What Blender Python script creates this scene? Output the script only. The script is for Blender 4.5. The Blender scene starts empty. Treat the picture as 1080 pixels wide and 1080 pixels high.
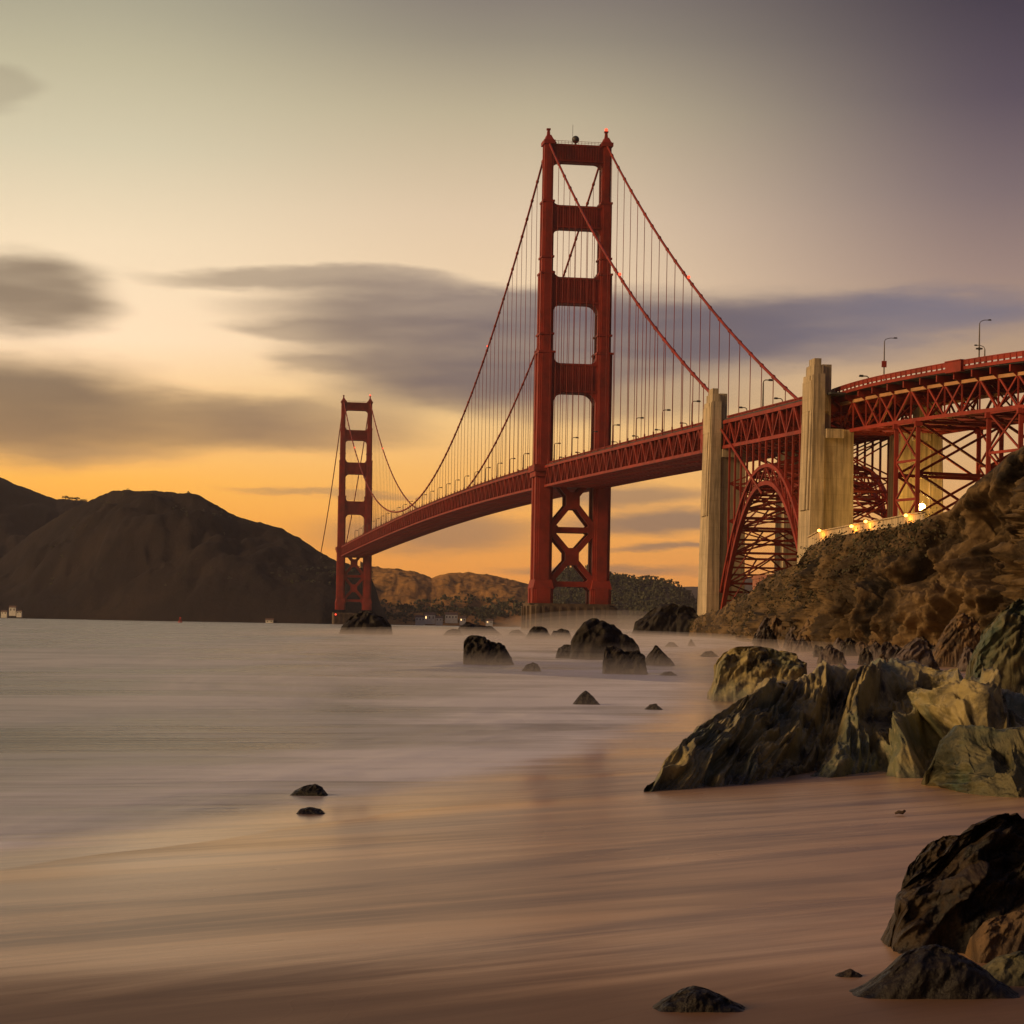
import bpy, math, random
import numpy as np
from mathutils import Vector, Matrix

random.seed(7)
scene = bpy.context.scene
COL = scene.collection
PI = math.pi

# ------------------------------------------------------------------ camera
FPX, PX0, PY0, ROLL, CAMH = 2348.0, 540.0, 659.5, math.radians(1.0), 2.0
cam_d = bpy.data.cameras.new("camera")
cam = bpy.data.objects.new("camera", cam_d)
COL.objects.link(cam)
cam_d.sensor_width = 36.0
cam_d.lens = 36.0 * FPX / 1080.0
cam_d.shift_y = (PY0 - 540.0) / 1080.0
cam_d.clip_start = 0.1
cam_d.clip_end = 60000.0
cam.matrix_world = Matrix.Translation((0, 0, CAMH)) @ Matrix.Rotation(PI / 2, 4, 'X') @ Matrix.Rotation(ROLL, 4, 'Z')
scene.camera = cam

scene.view_settings.view_transform = 'Standard'
scene.view_settings.look = 'None'
scene.view_settings.exposure = 0.0
scene.view_settings.gamma = 1.0
scene.cycles.max_bounces = 6
scene.cycles.diffuse_bounces = 3
scene.cycles.glossy_bounces = 3
scene.cycles.volume_bounces = 1
scene.cycles.transparent_max_bounces = 12
scene.cycles.use_denoising = True

# photograph geometry: where the sight line of a pixel goes
_c, _s = math.cos(ROLL), math.sin(ROLL)
def uv(px, py):
    dx, dy = px - PX0, PY0 - py
    return dx * _c - dy * _s, dx * _s + dy * _c
def at(px, py, D):
    u, v = uv(px, py)
    return Vector((u * D / FPX, D, CAMH + v * D / FPX))
def ground_at(px, py, z=0.0):
    u, v = uv(px, py)
    D = (z - CAMH) * FPX / v
    return Vector((u * D / FPX, D, z))

SUN_AZ, SUN_EL = math.radians(-110), math.radians(20)     # azimuth from +Y, clockwise

# ------------------------------------------------------------------ sun
sd = bpy.data.lights.new("sun", 'SUN')
sd.energy = 2.5
sd.angle = math.radians(16)
sd.color = (1.0, 0.62, 0.28)
sun = bpy.data.objects.new("sun", sd)
COL.objects.link(sun)
to_sun = Vector((math.sin(SUN_AZ) * math.cos(SUN_EL), math.cos(SUN_AZ) * math.cos(SUN_EL), math.sin(SUN_EL)))
sun.rotation_euler = to_sun.to_track_quat('Z', 'Y').to_euler()

# ------------------------------------------------------------------ world
def lin(r, g, b):
    f = lambda c: (c / 255 / 12.92) if c / 255 <= 0.04045 else ((c / 255 + 0.055) / 1.055) ** 2.4
    return (f(r), f(g), f(b), 1.0)

class NT:
    """small helper for writing node trees as expressions"""
    def __init__(self, tree):
        self.t = tree
    def n(self, typ, **kw):
        nd = self.t.nodes.new(typ)
        for k, v in kw.items():
            setattr(nd, k, v)
        return nd
    def put(self, sock, v):
        if isinstance(v, bpy.types.NodeSocket):
            self.t.links.new(v, sock)
        elif v is not None:
            sock.default_value = v
    def m(self, op, a, b=None, c=None, clamp=False):
        nd = self.n('ShaderNodeMath', operation=op, use_clamp=clamp)
        for i, v in enumerate((a, b, c)):
            if v is not None:
                self.put(nd.inputs[i], v)
        return nd.outputs[0]
    def vm(self, op, a, b=None):
        nd = self.n('ShaderNodeVectorMath', operation=op)
        self.put(nd.inputs[0], a)
        if b is not None:
            self.put(nd.inputs[1], b)
        return nd.outputs[0]
    def sep(self, v):
        nd = self.n('ShaderNodeSeparateXYZ')
        self.put(nd.inputs[0], v)
        return nd.outputs
    def comb(self, x, y, z):
        nd = self.n('ShaderNodeCombineXYZ')
        for i, v in enumerate((x, y, z)):
            self.put(nd.inputs[i], v)
        return nd.outputs[0]
    def mapr(self, v, a, b, c=0.0, d=1.0, smooth=True):
        nd = self.n('ShaderNodeMapRange', interpolation_type='SMOOTHSTEP' if smooth else 'LINEAR', clamp=True)
        for i, x in enumerate((v, a, b, c, d)):
            self.put(nd.inputs[i], x)
        return nd.outputs[0]
    def mix(self, f, a, b, blend='MIX'):
        nd = self.n('ShaderNodeMix', data_type='RGBA', blend_type=blend)
        self.put(nd.inputs[0], f)
        self.put(nd.inputs[6], a)
        self.put(nd.inputs[7], b)
        return nd.outputs[2]
    def ramp(self, f, stops):
        nd = self.n('ShaderNodeValToRGB')
        cr = nd.color_ramp
        cr.interpolation = 'LINEAR'
        while len(cr.elements) < len(stops):
            cr.elements.new(0.5)
        for e, (p, c) in zip(cr.elements, stops):
            e.position = p
            e.color = c if len(c) == 4 else (*c, 1)
        self.put(nd.inputs[0], f)
        return nd.outputs[0]
    def noise(self, vec, scale, detail=4.0, rough=0.55, dist=0.0, out=0):
        nd = self.n('ShaderNodeTexNoise')
        self.put(nd.inputs['Vector'], vec)
        self.put(nd.inputs['Scale'], scale)
        self.put(nd.inputs['Detail'], detail)
        self.put(nd.inputs['Roughness'], rough)
        self.put(nd.inputs['Distortion'], dist)
        return nd.outputs[out]

world = bpy.data.worlds.new("World")
scene.world = world
world.use_nodes = True
wt = world.node_tree
wt.nodes.clear()
W = NT(wt)

def build_sky():
    tc = W.n('ShaderNodeTexCoord').outputs['Generated']
    x, y, z = W.sep(tc)
    A = W.m('MULTIPLY', W.m('ARCTAN2', x, y), 180 / PI)
    E = W.m('MULTIPLY', W.m('ARCSINE', z), 180 / PI)
    def pos(px, py):
        u, v = uv(px, py)
        return math.degrees(math.atan2(u, FPX)), math.degrees(math.atan2(v, math.hypot(u, FPX)))
    def stops(x, lst):
        return [(max(0, pos(x, py)[1]) / 30.0, lin(*c)) for py, c in lst]
    E30 = W.m('DIVIDE', E, 30.0)
    left = W.ramp(E30, stops(60, [(650, (226, 128, 38)), (560, (252, 166, 54)), (505, (255, 182, 76)), (430, (246, 196, 130)),
                                  (355, (248, 217, 180)), (250, (232, 209, 175)), (150, (202, 190, 160)), (60, (180, 171, 142)),
                                  (0, (162, 155, 131)), (-250, (96, 98, 100))]))
    mid = W.ramp(E30, stops(520, [(655, (232, 138, 52)), (560, (246, 168, 76)), (500, (240, 178, 96)), (430, (230, 190, 130)),
                                  (330, (229, 199, 162)), (230, (211, 186, 156)), (120, (176, 162, 134)), (40, (138, 128, 112)),
                                  (0, (124, 114, 104)), (-250, (84, 80, 86))]))
    right = W.ramp(E30, stops(1040, [(660, (218, 132, 62)), (560, (220, 156, 88)), (480, (206, 162, 112)), (420, (190, 152, 114)),
                                     (360, (166, 138, 114)), (290, (144, 120, 112)), (200, (113, 96, 98)), (100, (80, 67, 78)),
                                     (0, (58, 47, 60)), (-250, (62, 56, 70))]))
    base = W.mix(W.mapr(A, -11.5, 0.0), left, mid)
    base = W.mix(W.mapr(A, -0.5, 13.0), base, right)
    # warped coordinates: long wind-drawn wisps
    P = W.comb(W.m('MULTIPLY', A, 0.22), E, 0.0)
    w1 = W.m('SUBTRACT', W.noise(P, 0.7, 3.0, 0.5), 0.5)
    w2 = W.m('SUBTRACT', W.noise(W.vm('ADD', P, (7.3, 2.1, 4.0)), 1.0, 5.0, 0.58), 0.5)
    Aw = W.m('ADD', A, W.m('MULTIPLY', w1, 3.2))
    Ew = W.m('ADD', E, W.m('MULTIPLY', w2, 1.05))
    k = 57.2958 / FPX
    def blob(px, py, rx, ry, strength, lo=0.45, hi=1.15):
        a0, e0 = pos(px, py)
        da = W.m('DIVIDE', W.m('SUBTRACT', Aw, a0), rx * k)
        de = W.m('DIVIDE', W.m('SUBTRACT', Ew, e0), ry * k)
        d = W.m('SQRT', W.m('ADD', W.m('MULTIPLY', da, da), W.m('MULTIPLY', de, de)))
        return W.mapr(d, lo, hi, strength, 0.0)
    def union(ms):
        r = W.m('SUBTRACT', 1.0, ms[0])
        for q in ms[1:]:
            r = W.m('MULTIPLY', r, W.m('SUBTRACT', 1.0, q))
        return W.m('SUBTRACT', 1.0, r)
    big = union([blob(*b) for b in [
        (25, 312, 105, 46, .9), (0, 92, 46, 24, .28), (20, 432, 175, 64, .95), (180, 446, 200, 40, .8), (330, 448, 150, 34, .55),
        (330, 294, 200, 15, .6), (490, 328, 250, 32, .85), (330, 348, 105, 15, .6), (500, 382, 215, 54, .9),
        (325, 383, 70, 13, .5), (700, 350, 290, 50, .98), (600, 410, 260, 40, .5), (930, 335, 210, 26, .7), (1010, 322, 160, 22, .5)]])
    low = union([blob(*b, 0.3, 1.1) for b in [
        (350, 515, 115, 6, .5), (690, 552, 135, 17, .95), (455, 562, 170, 26, .75), (705, 578, 85, 6, .85), (640, 603, 140, 9, .75),
        (110, 482, 130, 14, .35), (650, 522, 130, 17, .75), (470, 535, 90, 8, .4), (1010, 600, 120, 12, .5)]])
    streak = W.noise(W.comb(W.m('MULTIPLY', A, 0.16), W.m('MULTIPLY', E, 0.9), 3.0), 1.2, 3.0, 0.5)
    big = W.m('MULTIPLY', big, W.mapr(streak, 0.25, 0.6, 0.84, 1.0))
    cb = W.mix(W.mapr(A, -11.0, 1.0), lin(110, 92, 76), lin(90, 80, 90))
    cb = W.mix(W.mapr(A, 3.0, 12.0), cb, lin(97, 96, 116))
    cb = W.mix(W.mapr(E, 3.4, 6.5, 0.55, 0.0), cb, lin(168, 128, 88))
    cl = W.mix(W.mapr(E, 1.2, 4.0), lin(132, 106, 88), lin(126, 106, 94))
    col = W.mix(W.m('MULTIPLY', big, 0.96), base, cb)
    col = W.mix(W.m('MULTIPLY', low, 0.9), col, cl)
    # the sky out of the picture: warm west where the sun has just gone, dull violet overhead and behind
    ang = W.n('ShaderNodeVectorMath', operation='DOT_PRODUCT')
    W.put(ang.inputs[0], tc); W.put(ang.inputs[1], tuple(to_sun))
    west = W.mix(W.mapr(ang.outputs[1], 0.25, 1.0), lin(44, 37, 40), lin(214, 164, 98))
    west = W.mix(W.mapr(E, 14.0, 60.0), west, lin(64, 60, 76))
    outside = W.mapr(W.m('ABSOLUTE', A), 20.0, 60.0)
    col = W.mix(outside, col, west)
    col = W.mix(W.mapr(E, 20.0, 40.0), col, lin(64, 60, 76))
    st = W.n('ShaderNodeTexSky', sky_type='NISHITA', sun_disc=False)
    st.sun_elevation = SUN_EL
    st.sun_rotation = SUN_AZ
    st.air_density = 1.4
    st.dust_density = 3.0
    bg1 = W.n('ShaderNodeBackground')
    W.put(bg1.inputs[0], col); bg1.inputs[1].default_value = 1.2
    bg2 = W.n('ShaderNodeBackground')
    W.put(bg2.inputs[0], st.outputs[0]); bg2.inputs[1].default_value = 0.005
    add = W.n('ShaderNodeAddShader')
    wt.links.new(bg1.outputs[0], add.inputs[0]); wt.links.new(bg2.outputs[0], add.inputs[1])
    out = W.n('ShaderNodeOutputWorld')
    wt.links.new(add.outputs[0], out.inputs['Surface'])
build_sky()

# ------------------------------------------------------------------ materials
MATS = {}
def mat(name):
    m = bpy.data.materials.new(name)
    m.use_nodes = True
    t = m.node_tree
    b = t.nodes['Principled BSDF']
    MATS[name] = m
    return m, NT(t), b
def bump(N, b, h, strength, dist):
    nd = N.n('ShaderNodeBump')
    N.put(nd.inputs['Height'], h)
    nd.inputs['Strength'].default_value = strength
    nd.inputs['Distance'].default_value = dist
    N.t.links.new(nd.outputs[0], b.inputs['Normal'])
def simple(name, c, rough=0.6, var=0.25, scale=0.3, metal=0.0):
    m, N, b = mat(name)
    p = N.n('ShaderNodeNewGeometry').outputs['Position']
    n = N.noise(p, scale, 6.0, 0.65)
    d = tuple(v * (1 - var) for v in c) + (1,)
    e = tuple(min(1, v * (1 + var)) for v in c) + (1,)
    N.put(b.inputs['Base Color'], N.mix(N.mapr(n, 0.3, 0.7), d, e))
    b.inputs['Roughness'].default_value = rough
    b.inputs['Metallic'].default_value = metal
    return m
def emit(name, c, s):
    m, N, b = mat(name)
    b.inputs['Base Color'].default_value = (*c, 1)
    b.inputs['Emission Color'].default_value = (*c, 1)
    b.inputs['Emission Strength'].default_value = s
    return m

simple('red_paint', (0.235, 0.021, 0.009), 0.6, 0.3, 0.12)
simple('beige_steel', (0.42, 0.22, 0.10), 0.6, 0.2, 0.3)  # paler beige tone for the viaduct top chord
simple('asphalt', (0.05, 0.05, 0.05), 0.9)
simple('dark_metal', (0.05, 0.045, 0.042), 0.5)
simple('lamp_metal', (0.10, 0.075, 0.065), 0.5)
simple('white_wall', (0.75, 0.72, 0.66), 0.8, 0.1)
simple('tile_roof', (0.16, 0.10, 0.08), 0.8)
simple('brick_wall', (0.30, 0.13, 0.09), 0.85)
simple('dark_glass', (0.03, 0.03, 0.035), 0.15)
simple('buoy_red', (0.5, 0.05, 0.03), 0.5)
simple('bark', (0.09, 0.06, 0.04), 0.9)
simple('leaf', (0.045, 0.05, 0.022), 0.8, 0.4, 0.2)
simple('scrub_leaf', (0.05, 0.042, 0.018), 0.85, 0.5, 0.1)
simple('driftwood', (0.06, 0.04, 0.03), 0.9, 0.3, 12)
emit('beacon_glow', (1.0, 0.07, 0.03), 2.2)
emit('sodium_glow', (1.0, 0.36, 0.06), 9.0)
emit('flood_glow', (1.0, 0.62, 0.16), 60.0)
emit('window_glow', (1.0, 0.6, 0.25), 3.0)

def mk_concrete():
    m, N, b = mat('concrete')
    p = N.n('ShaderNodeNewGeometry').outputs['Position']
    n1 = N.noise(p, 0.12, 6.0, 0.6)
    n2 = N.noise(N.vm('MULTIPLY', p, (1.2, 1.2, 0.06)), 1.0, 5.0, 0.65)      # rain streaks
    z = N.sep(p)[2]
    seam = N.m('FRACT', N.m('MULTIPLY', z, 1 / 4.2))
    seam = N.mapr(seam, 0.0, 0.05, 0.82, 1.0)                                # lift lines of the pours
    c = N.mix(N.mapr(n1, 0.3, 0.7), (0.42, 0.335, 0.215, 1), (0.62, 0.50, 0.33, 1))
    c = N.mix(N.mapr(n2, 0.40, 0.68, 0.0, 0.75), c, (0.15, 0.125, 0.09, 1))
    g = N.n('ShaderNodeCombineColor')
    for i in range(3):
        N.put(g.inputs[i], seam)
    N.put(b.inputs['Base Color'], N.mix(1.0, c, g.outputs[0], 'MULTIPLY'))
    b.inputs['Roughness'].default_value = 0.85
    bump(N, b, n2, 0.4, 0.2)
mk_concrete()
simple('pier_concrete', (0.10, 0.068, 0.045), 0.85, 0.35, 0.3)

def mk_rock(name, cols, scale, bumpd, wet=None, rough=0.6, strata=(1, 1, 1)):
    m, N, b = mat(name)
    p = N.n('ShaderNodeNewGeometry').outputs['Position']
    q = N.vm('MULTIPLY', p, strata)
    n1 = N.noise(q, scale, 8.0, 0.62, 0.6)
    n2 = N.noise(q, scale * 3.1, 8.0, 0.7)
    n3 = N.noise(q, scale * 0.45, 4.0, 0.5)
    c = N.mix(N.mapr(n1, 0.36, 0.60), (*cols[0], 1), (*cols[1], 1))
    c = N.mix(N.mapr(n3, 0.48, 0.66, 0.0, 0.9), c, (*cols[2], 1))
    c = N.mix(N.mapr(n2, 0.50, 0.72, 0.0, 0.65), c, (*cols[3], 1))
    r = N.mapr(n2, 0.3, 0.7, rough - 0.12, rough + 0.2)
    if wet:                                                     # a band the waves keep wet
        z = N.sep(p)[2]
        zz = N.m('ADD', z, N.m('MULTIPLY', N.m('SUBTRACT', n1, 0.5), wet * 0.8))
        f = N.mapr(zz, wet * 0.2, wet, 1.0, 0.0)
        c = N.mix(N.m('MULTIPLY', f, 0.55), c, (0.016, 0.014, 0.013, 1))
        r = N.m('SUBTRACT', r, N.m('MULTIPLY', f, 0.22))
    N.put(b.inputs['Base Color'], c)
    N.put(b.inputs['Roughness'], r)
    b.inputs['Specular IOR Level'].default_value = 0.28
    h = N.m('ADD', n1, N.m('MULTIPLY', n2, 0.5))
    bump(N, b, h, 0.9, bumpd)
    return m
mk_rock('sea_rock', ((0.010, 0.008, 0.007), (0.024, 0.018, 0.014), (0.016, 0.013, 0.011), (0.034, 0.026, 0.017)), 0.8, 0.25, 0.7)
mk_rock('outcrop_rock', ((0.022, 0.019, 0.014), (0.30, 0.245, 0.105), (0.13, 0.145, 0.09), (0.44, 0.37, 0.22)), 1.6, 0.07, 0.22, 0.5, (1.0, 0.6, 1.0))  # tone contrast raised in the colour to stand for lit ridges and dark recesses
mk_rock('green_rock', ((0.03, 0.035, 0.025), (0.11, 0.10, 0.05), (0.05, 0.075, 0.05), (0.17, 0.15, 0.09)), 1.6, 0.07, None, 0.5)
mk_rock('dark_rock', ((0.008, 0.007, 0.007), (0.035, 0.023, 0.013), (0.014, 0.011, 0.009), (0.062, 0.038, 0.018)), 3.2, 0.05, 0.12, 0.42)
mk_rock('black_rock', ((0.006, 0.005, 0.006), (0.014, 0.011, 0.010), (0.009, 0.008, 0.008), (0.03, 0.02, 0.014)), 3.2, 0.05, 0.1, 0.35)
mk_rock('brown_rock', ((0.05, 0.034, 0.022), (0.17, 0.105, 0.05), (0.10, 0.07, 0.05), (0.2, 0.14, 0.09)), 1.2, 0.10, None, 0.6)
mk_rock('grey_rock', ((0.035, 0.028, 0.028), (0.12, 0.092, 0.085), (0.07, 0.052, 0.048), (0.17, 0.13, 0.11)), 0.9, 0.12, None, 0.55)
mk_rock('cliff_rock', ((0.014, 0.010, 0.007), (0.17, 0.112, 0.054), (0.05, 0.034, 0.019), (0.24, 0.16, 0.08)), 0.16, 0.9, None, 0.8)  # ochre highlights and near-black shade are put into the patch colours

def mk_hill(name, a, b_, c_, scale, bd=6.0):
    m, N, b = mat(name)
    p = N.n('ShaderNodeNewGeometry').outputs['Position']
    n1 = N.noise(p, scale, 6.0, 0.6, 0.4)
    n2 = N.noise(p, scale * 6, 6.0, 0.7)
    c = N.mix(N.mapr(n1, 0.42, 0.58), (*a, 1), (*b_, 1))
    c = N.mix(N.mapr(n2, 0.48, 0.68, 0.0, 0.8), c, (*c_, 1))
    N.put(b.inputs['Base Color'], c)
    b.inputs['Roughness'].default_value = 0.95
    b.inputs['Specular IOR Level'].default_value = 0.1
    bump(N, b, n2, 1.0, bd)
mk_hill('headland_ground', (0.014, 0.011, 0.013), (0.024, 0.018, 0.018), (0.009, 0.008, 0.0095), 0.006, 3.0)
mk_hill('dry_grass', (0.42, 0.22, 0.07), (0.30, 0.16, 0.06), (0.06, 0.045, 0.025), 0.005)
mk_hill('wooded_ground', (0.03, 0.028, 0.02), (0.045, 0.036, 0.026), (0.022, 0.02, 0.016), 0.01)
mk_hill('distant_ground', (0.07, 0.06, 0.06), (0.08, 0.065, 0.06), (0.05, 0.045, 0.045), 0.002)

def sand_look(N, b, p):
    x, y, z = N.sep(p)
    # the backwash drags everything along one direction
    du = N.m('ADD', N.m('MULTIPLY', x, 0.78), N.m('MULTIPLY', y, 0.62))
    dv = N.m('SUBTRACT', N.m('MULTIPLY', y, 0.78), N.m('MULTIPLY', x, 0.62))
    wet = N.n('ShaderNodeAttribute', attribute_name='wet').outputs['Fac']
    s1 = N.noise(N.comb(N.m('MULTIPLY', du, 0.13), dv, 0.0), 0.75, 5.0, 0.62, 1.2)
    s2 = N.noise(N.comb(N.m('MULTIPLY', du, 0.09), dv, 4.0), 3.4, 6.0, 0.7, 1.0)
    s3 = N.noise(N.comb(N.m('MULTIPLY', du, 0.30), dv, 8.0), 0.35, 3.0, 0.5, 1.2)
    g = N.noise(p, 110.0, 3.0, 0.8)
    c = N.mix(N.mapr(s1, 0.34, 0.66), (0.22, 0.125, 0.078, 1), (0.62, 0.36, 0.16, 1))
    c = N.mix(N.mapr(s2, 0.44, 0.70, 0.0, 0.75), c, (0.66, 0.43, 0.25, 1))
    c = N.mix(N.mapr(s3, 0.45, 0.65, 0.0, 0.3), c, (0.12, 0.062, 0.030, 1))
    c = N.mix(N.mapr(g, 0.5, 0.75, 0.0, 0.4), c, (0.05, 0.03, 0.016, 1))
    near = N.m('ADD', N.m('MULTIPLY', y, 0.97), N.m('MULTIPLY', x, -0.10))
    near_dark = N.mapr(N.m('ADD', near, N.m('MULTIPLY', N.m('SUBTRACT', s1, 0.5), 3.0)), 12.6, 10.6)  # sand colour darkens towards the camera, edge broken up by the streaks
    c = N.mix(N.m('MULTIPLY', near_dark, 0.8), c, (0.085, 0.038, 0.018, 1))
    N.put(b.inputs['Base Color'], c)
    N.put(b.inputs['Roughness'], N.m('ADD', N.mapr(s1, 0.3, 0.7, 0.42, 0.32), N.m('MULTIPLY', near_dark, 0.25)))
    b.inputs['IOR'].default_value = 1.5
    N.put(b.inputs['Coat Weight'], N.m('MULTIPLY', N.m('ADD', 0.38, N.m('MULTIPLY', wet, 0.45)), N.m('SUBTRACT', 1.0, N.m('MULTIPLY', near_dark, 0.75))))
    N.put(b.inputs['Coat Roughness'], N.m('SUBTRACT', N.mapr(s3, 0.35, 0.65, 0.25, 0.34), N.m('MULTIPLY', wet, 0.12)))
    b.inputs['Coat IOR'].default_value = 1.4
    h = N.m('ADD', N.m('MULTIPLY', s1, 0.5), N.m('ADD', N.m('MULTIPLY', s2, 0.25), N.m('MULTIPLY', g, 0.010)))
    bump(N, b, h, 0.2, 0.05)
def mk_sand():
    m, N, b = mat('wet_sand')
    sand_look(N, b, N.n('ShaderNodeNewGeometry').outputs['Position'])
mk_sand()

def mk_water():
    m, N, b = mat('sea_water')
    p = N.n('ShaderNodeNewGeometry').outputs['Position']
    x, y, z = N.sep(p)
    at_ = N.n('ShaderNodeAttribute', attribute_name='surf')
    surf = at_.outputs['Fac']                    # 0 open water .. 1 wash line
    at2 = N.n('ShaderNodeAttribute', attribute_name='cover')
    du = N.m('ADD', N.m('MULTIPLY', x, 0.95), N.m('MULTIPLY', y, 0.30))
    dv = N.m('SUBTRACT', N.m('MULTIPLY', y, 0.95), N.m('MULTIPLY', x, 0.30))
    n1 = N.noise(N.comb(N.m('MULTIPLY', du, 0.16), N.m('MULTIPLY', dv, 0.5), 0.0), 0.30, 5.0, 0.55, 0.8)
    n2 = N.noise(N.comb(N.m('MULTIPLY', du, 0.20), dv, 2.0), 0.8, 5.0, 0.6, 1.2)
    n3 = N.noise(N.comb(N.m('MULTIPLY', x, 0.10), N.m('MULTIPLY', y, 0.10), 5.0), 0.16, 5.0, 0.6, 1.0)
    f = N.m('ADD', N.m('MULTIPLY', n1, 0.55), N.m('ADD', N.m('MULTIPLY', n2, 0.25), N.m('MULTIPLY', n3, 0.2)))
    n4 = N.noise(N.comb(N.m('MULTIPLY', x, 0.11), N.m('MULTIPLY', y, 0.035), 9.0), 1.0, 4.0, 0.55, 0.9)
    f = N.m('ADD', N.m('MULTIPLY', f, 0.62), N.m('MULTIPLY', n4, 0.38))
    foam = N.mapr(f, 0.415, 0.585)
    deep = N.mix(surf, (0.085, 0.10, 0.095, 1), (0.18, 0.16, 0.175, 1))
    milk = N.mix(surf, (0.50, 0.51, 0.48, 1), (0.86, 0.84, 0.96, 1))
    N.put(b.inputs['Base Color'], N.mix(foam, deep, milk))
    N.put(b.inputs['Roughness'], N.mapr(foam, 0.0, 1.0, 0.26, 0.46))
    b.inputs['IOR'].default_value = 1.33
    N.put(b.inputs['Specular IOR Level'], N.mapr(foam, 0.0, 1.0, 0.22, 0.6))
    bump(N, b, f, 0.8, 0.9)
    b2 = N.n('ShaderNodeBsdfPrincipled')
    sand_look(N, b2, p)
    thin = N.mapr(N.m('ADD', at2.outputs['Fac'], N.m('MULTIPLY', N.m('SUBTRACT', n2, 0.5), 0.8)), 0.08, 0.92)
    mx = N.n('ShaderNodeMixShader')
    N.put(mx.inputs[0], thin)
    N.t.links.new(b2.outputs[0], mx.inputs[1])
    N.t.links.new(b.outputs[0], mx.inputs[2])
    out = [q for q in N.t.nodes if q.type == 'OUTPUT_MATERIAL'][0]
    N.t.links.new(mx.outputs[0], out.inputs['Surface'])
mk_water()

# ------------------------------------------------------------------ mesh helpers
def link(o, parent=None):
    COL.objects.link(o)
    if parent is not None:
        o.parent = parent
    return o
def props(o, label=None, cat=None, group=None, kind=None):
    if label: o['label'] = label
    if cat: o['category'] = cat
    if group: o['group'] = group
    if kind: o['kind'] = kind
    return o
def empty(name, loc=(0, 0, 0), rz=0.0, parent=None):
    o = bpy.data.objects.new(name, None)
    o.empty_display_size = 1.0
    o.location = loc
    o.rotation_euler = (0, 0, rz)
    return link(o, parent)
def copy_tree(o, parent=None):
    c = o.copy()
    link(c, parent)
    for ch in list(o.children):
        copy_tree(ch, c)
    return c

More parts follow.
